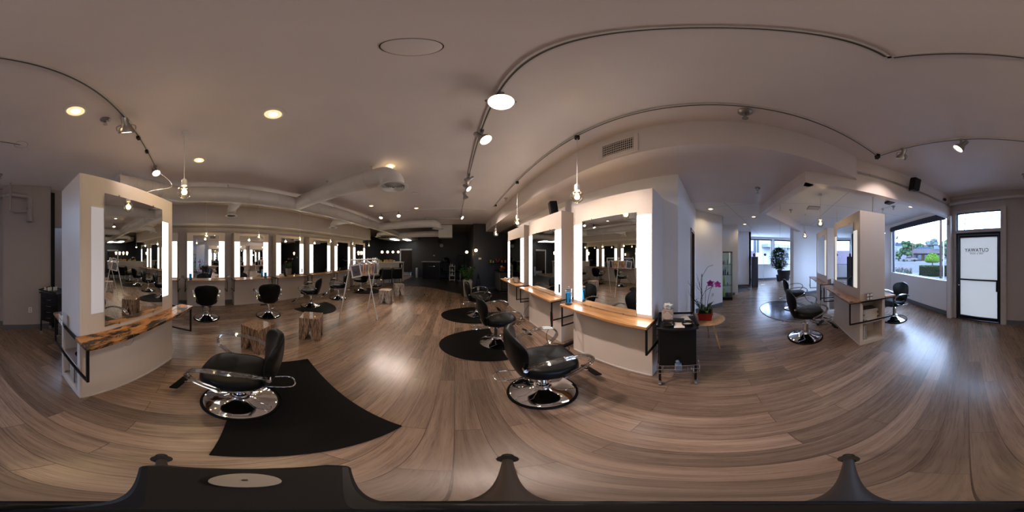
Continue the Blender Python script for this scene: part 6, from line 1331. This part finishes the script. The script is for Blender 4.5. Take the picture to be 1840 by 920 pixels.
def shrub(label, px, d, r, h, mat, n=90):
    x, y = opt(px, d); t = thing('flowering_shrub', label, 'shrub', (x, y, -0.04 if d > 12 else 0.252), 0, 'shrubs outside the street window'); mb = MB(); random.seed(px)
    for i in range(n):
        a = random.uniform(0, 6.283); q = random.random()**.5*r; mb.tube([(q*0.5*math.cos(a), q*.5*math.sin(a), 0), (q*math.cos(a), q*math.sin(a), h*random.uniform(.5, 1))], 0.006, 4)
        mb.leaf((q*math.cos(a), q*math.sin(a), h*random.uniform(.2, .9)), (random.uniform(-1, 1), random.uniform(-1, 1), .6), .14, .05)
        mb.leaf((q*math.cos(a), q*math.sin(a), h*random.uniform(.2, .9)), (random.uniform(-1, 1), random.uniform(-1, 1), .6), .14, .05)
    mb.build('stems_and_leaves', mat, t); mb = MB()
    for i in range(n//2):
        a = random.uniform(0, 6.283); q = random.random()**.5*r; mb.ball((q*math.cos(a), q*math.sin(a), h*random.uniform(.75, 1.1)), 0.022, 6, 5, (1, 1, 2))
    mb.build('blossoms', pbr('pale_pink_blossom', (0.1400, 0.1000, 0.1150), 0.85, spec=0.03), t)
M_sage = pbr('sage_green', (0.0630, 0.0810, 0.0558), 0.85, spec=0.03, noise=0.4, nscale=12)
shrub('sage green flowering shrub outside the street window, leftmost', 1613, 10.4, 0.34, 0.55, M_sage); shrub('sage green flowering shrub outside the street window, right of its twin', 1630, 10.3, 0.34, 0.52, M_sage)
# parked pickup
x, y = opt(1634, 46)
t = thing('parked_car', 'beige pickup truck parked across the street', 'car', (x, y, -0.04), -R((1634-819)*360/1840))
M_car = pbr('beige_paint', (0.0880, 0.0800, 0.0760), 0.85, spec=0.03, noise=0.02)
mb = MB(); mb.ring_loft([[Vector((xx, yy, z)) for xx, z in ((-2.3, .45), (-2.35, .85), (-1.2, .95), (-0.7, 1.45), (0.5, 1.48), (0.75, .98), (2.3, .95), (2.35, .5))] for yy in (-0.85, 0.85)]); mb.build('body', M_car, t, smooth=False, bevel=0.05)
mb = MB(); mb.ring_loft([[Vector((xx, yy, z)) for xx, z in ((-1.05, .98), (-0.65, 1.38), (0.42, 1.40), (0.62, 1.0))] for yy in (-0.87, 0.87)]); mb.build('side_windows', M_plastic, t, smooth=False)
for xx in (-1.5, 1.45):
    for yy in (-0.75, 0.75):
        mb = MB(); mb.cyl((xx, yy-.1, .34), (xx, yy+.1, .34), .34); mb.build('wheel', M_rubber, t)
x, y = opt(1701, 50); c2 = dup(t, (x, y, -0.04), t.rotation_euler.z, 'dark car across the street, half hidden behind the posts')
# building across
x, y = opt(1664, 56)
t = thing('shop_building', 'low brown shop building with wide overhanging roof across the street', 'building', (x, y, -0.04), -R((1664-819)*360/1840)); t.scale = (0.5, 0.6, 0.78)
mb = MB(); mb.bb(-10, 10, -4, 4, 0, 3.0); mb.build('walls', pbr('shop_wall', (0.0280, 0.0231, 0.0259), 0.85, spec=0.03, noise=0.3, nscale=1), t, smooth=False)
mb = MB(); mb.ring_loft([[Vector((-11, yy, z)) for yy, z in ((-5.5, 3.0), (-5.5, 3.2), (-2.5, 5.2), (4.5, 5.2), (4.5, 3.0))], [Vector((10.5, yy, z)) for yy, z in ((-5.5, 3.0), (-5.5, 3.2), (-2.5, 5.2), (4.5, 5.2), (4.5, 3.0))]]); mb.build('roof', pbr('brown_roof', (0.0400, 0.0336, 0.0368), 0.85, spec=0.03, noise=0.2, nscale=2), t, smooth=False)
for i, xx in enumerate((-8, -4.2, 0.2, 4.5, 8)):
    mb = MB(); mb.bb(xx-1.2, xx+1.2, -4.05, -4.0, 0.5, 2.5); mb.build('window', pbr('shop_glass', (0.04, 0.05, 0.07), 0.2), t, smooth=False)
for xx in (-2.2, 2.5): 
    mb = MB(); mb.bb(xx-.6, xx+.6, -4.3, -4.0, 0, 2.8); mb.build('door', pbr('ochre_door', (0.0450, 0.0275, 0.0100), 0.85, spec=0.03), t, smooth=False)
mb = MB(); mb.bb(5.0, 8.6, -4.6, -4.4, 5.0, 6.4); mb.build('sign_board', pbr('pale_blue_sign', (0.0750, 0.0900, 0.1100), 0.85, spec=0.03), t, smooth=False)
mb = MB(); mb.bb(-6.5, 3.5, -1.5, 0.5, 5.2, 5.8); mb.build('roof_parapet', pbr('blue_parapet', (0.0250, 0.0425, 0.0750), 0.85, spec=0.03), t, smooth=False)
x, y = opt(1616, 64)
t = thing('house', 'white two-storey house with blue roof edge at the left of the street view', 'house', (x, y, -0.04), -R((1614-819)*360/1840))
mb = MB(); mb.bb(-3.2, 2.6, -3, 3, 0, 5.6); mb.build('walls', pbr('white_house', (0.1320, 0.1386, 0.1551), 0.85, spec=0.03), t, smooth=False)
mb = MB(); mb.bb(-3.4, 2.8, -3.4, 3.4, 5.6, 6.1); mb.build('roof', pbr('blue_roof', (0.0275, 0.0475, 0.0750), 0.85, spec=0.03), t, smooth=False)
for xx in (-1.5, 1.2):
    mb = MB(); mb.bb(xx-.5, xx+.5, -3.05, -3, 3.6, 4.8); mb.build('window', pbr('shop_glass', (0.04, 0.05, 0.07)), t, smooth=False)
def treex(label, px, d, w_, h_, mat, trunk=2.0, seed=1):
    x, y = opt(px, d); t = thing('street_tree', label, 'tree', (x, y, -0.04), 0, 'trees across the street'); random.seed(seed)
    mb = MB(); mb.cyl((0, 0, 0), (0, 0, trunk+h_*0.4), 0.22, 0.12, 8); mb.build('trunk', M_bark, t)
    mb = MB()
    for i in range(34):
        a = random.uniform(0, 6.283); q = random.random()**.5*w_*0.42; z_ = trunk+h_*random.uniform(.12, .88); sh = 1-abs((z_-trunk)/h_-0.45)*0.8
        mb.ball((q*math.cos(a)*sh, q*math.sin(a)*sh, z_), w_*random.uniform(.11, .19), 9, 7, (1, 1, .8), .18)
    mb.build('crown', mat, t, angle=30)
M_tree2 = pbr('tree_green_pale', (0.0396, 0.0598, 0.0317), 0.85, spec=0.03, noise=0.5, nscale=1.2, bump=0.8, bscale=4); M_tree3 = pbr('tree_grey_green', (0.0495, 0.0585, 0.0558), 0.85, spec=0.03, noise=0.4, nscale=1.0)
treex('large dark green tree beside the utility pole across the street', 1630, 50, 5.0, 4.6, M_tree, 1.7, 2)
treex('green tree right of the utility pole across the street', 1652, 68, 4.6, 4.2, M_tree2, 2.9, 3)
treex('grey green tree rising behind the shop roof', 1676, 82, 9, 7.0, M_tree3, 3.4, 4)
treex('green tree in front of the shop roof, near its sign', 1673, 66, 2.0, 2.0, M_tree2, 3.4, 5)
treex('low bushy tree in front of the white house', 1615, 53, 3.4, 2.8, M_tree2, 0.5, 6)
treex('green tree at the right edge beside the posts', 1702, 38, 4.0, 4.2, M_tree2, 1.4, 7)
x, y = opt(1612, 70)
t = thing('palm_tree', 'tall palm tree at the left edge of the street view', 'palm', (x, y, 0)); mb = MB(); mb.cyl((0, 0, 0), (0, 0, 9.5), .3, .22, 8); mb.build('trunk', M_bark, t)
mb = MB()
for i in range(22):
    a = i*2.4; mb.leaf((0, 0, 9.5), (math.cos(a), math.sin(a), .9-.06*i), 1.7, .5, droop=.45)
mb.build('fronds', M_tree, t)
x, y = opt(1640, 48.5); mb = MB(); mb.cyl((x, y, 0), (x, y, 9.2), .2, .14, 10); mb.box((x, y, 8.6), (1.4, .12, .12), rotz=-R(155)); o = mb.build('utility_pole', pbr('pole_wood', (0.0650, 0.0450, 0.0400), 0.85, spec=0.03)); tag(o, 'wooden utility pole standing across the street', 'pole')
for lbl, pxs, hh, mt, nm in (('tan hillside far behind the shop', (1570, 1760), 18, (0.040, 0.032, 0.034), 'hillside'),):
    mb = MB(); rings = []
    for i in range(25):
        px = pxs[0]+(pxs[1]-pxs[0])*i/24; x0, y0 = opt(px, 118); x1, y1 = opt(px, 128); h = hh*(0.60+0.06*math.sin(i*0.45-1.2)+0.02*math.sin(i*1.7))
        x2, y2 = opt(px, 124); rings.append([Vector((x0, y0, -0.5)), Vector((x2, y2, h)), Vector((x1, y1, -0.5))])
    mb.ring_loft(rings); o = mb.build(nm, pbr(nm, mt, 0.9, noise=0.2, nscale=0.05, spec=0.02), angle=60); tag(o, lbl, 'hill')
# overhead cable seen in the transom
mb = MB(); mb.tube(bez([(*opt(1736, 5.0), 3.6), (*opt(1735.5, 5.0), 2.9), (*opt(1732.5, 5.0), 2.36), (*opt(1731, 5.0), 1.6), (*opt(1731, 5.0), -0.04)], 14), 0.014, 6); o = mb.build('hanging_cable', M_blackm); tag(o, 'dark cable hanging outside the glass above the door', 'cable')
mb = MB(); mb.tube([(*opt(1690, 9.4), 3.86), (*opt(1850, 9.4), 4.02)], 0.012, 6); o = mb.build('overhead_wire', M_blackm); tag(o, 'thin overhead wire crossing the glass above the door', 'wire')
# across from the lounge window
t = thing('white_building', 'overexposed white building across from the lounge window with a dark awning band', 'building', (24, -9, -0.04), R(-70))
mb = MB(); mb.bb(-12, 12, -3, 3, 0, 5.0); mb.build('walls', pbr('bright_white_wall', (0.2560, 0.2560, 0.2688), 0.85, spec=0.03), t, smooth=False)
mb = MB(); mb.bb(-4, 8, -4.2, -3, 2.7, 3.1); mb.build('awning_band', pbr('grey_band', (0.10, 0.12, 0.15), 0.7), t, smooth=False)
mb = MB(); mb.bb(-8.5, -5.0, -3.1, -3, 0.0, 2.2); mb.build('panel', pbr('mauve_panel', (0.0800, 0.0650, 0.0800), 0.85, spec=0.03), t, smooth=False)
x, y = opt(1359, 15); t = thing('street_sign', 'grey rectangular street sign on a post outside the lounge window', 'sign', (x, y, -0.04), R(-70)); mb = MB(); mb.cyl((0, 0, 0), (0, 0, 3.4), .03, n=8); mb.build('post', M_nickel, t); mb = MB(); mb.bb(-.3, .3, -.02, .02, 1.9, 3.1); mb.build('plate', pbr('sign_grey', (0.0400, 0.0475, 0.0600), 0.85, spec=0.03), t, smooth=False)
mb = MB()
for i in range(12): mb.ball((15.5+random.uniform(-.5, .5), -5.0-0.6*i+random.uniform(-.2, .2), 0.25), 0.38, 9, 6, (1, 1, .8), .1)
o = mb.build('flower_bed', pbr('red_flower_bed', (0.0600, 0.0263, 0.0135), 0.85, spec=0.03, noise=0.6, nscale=3)); tag(o, 'low reddish flower bed outside the lounge window', 'flower bed', kind='stuff')
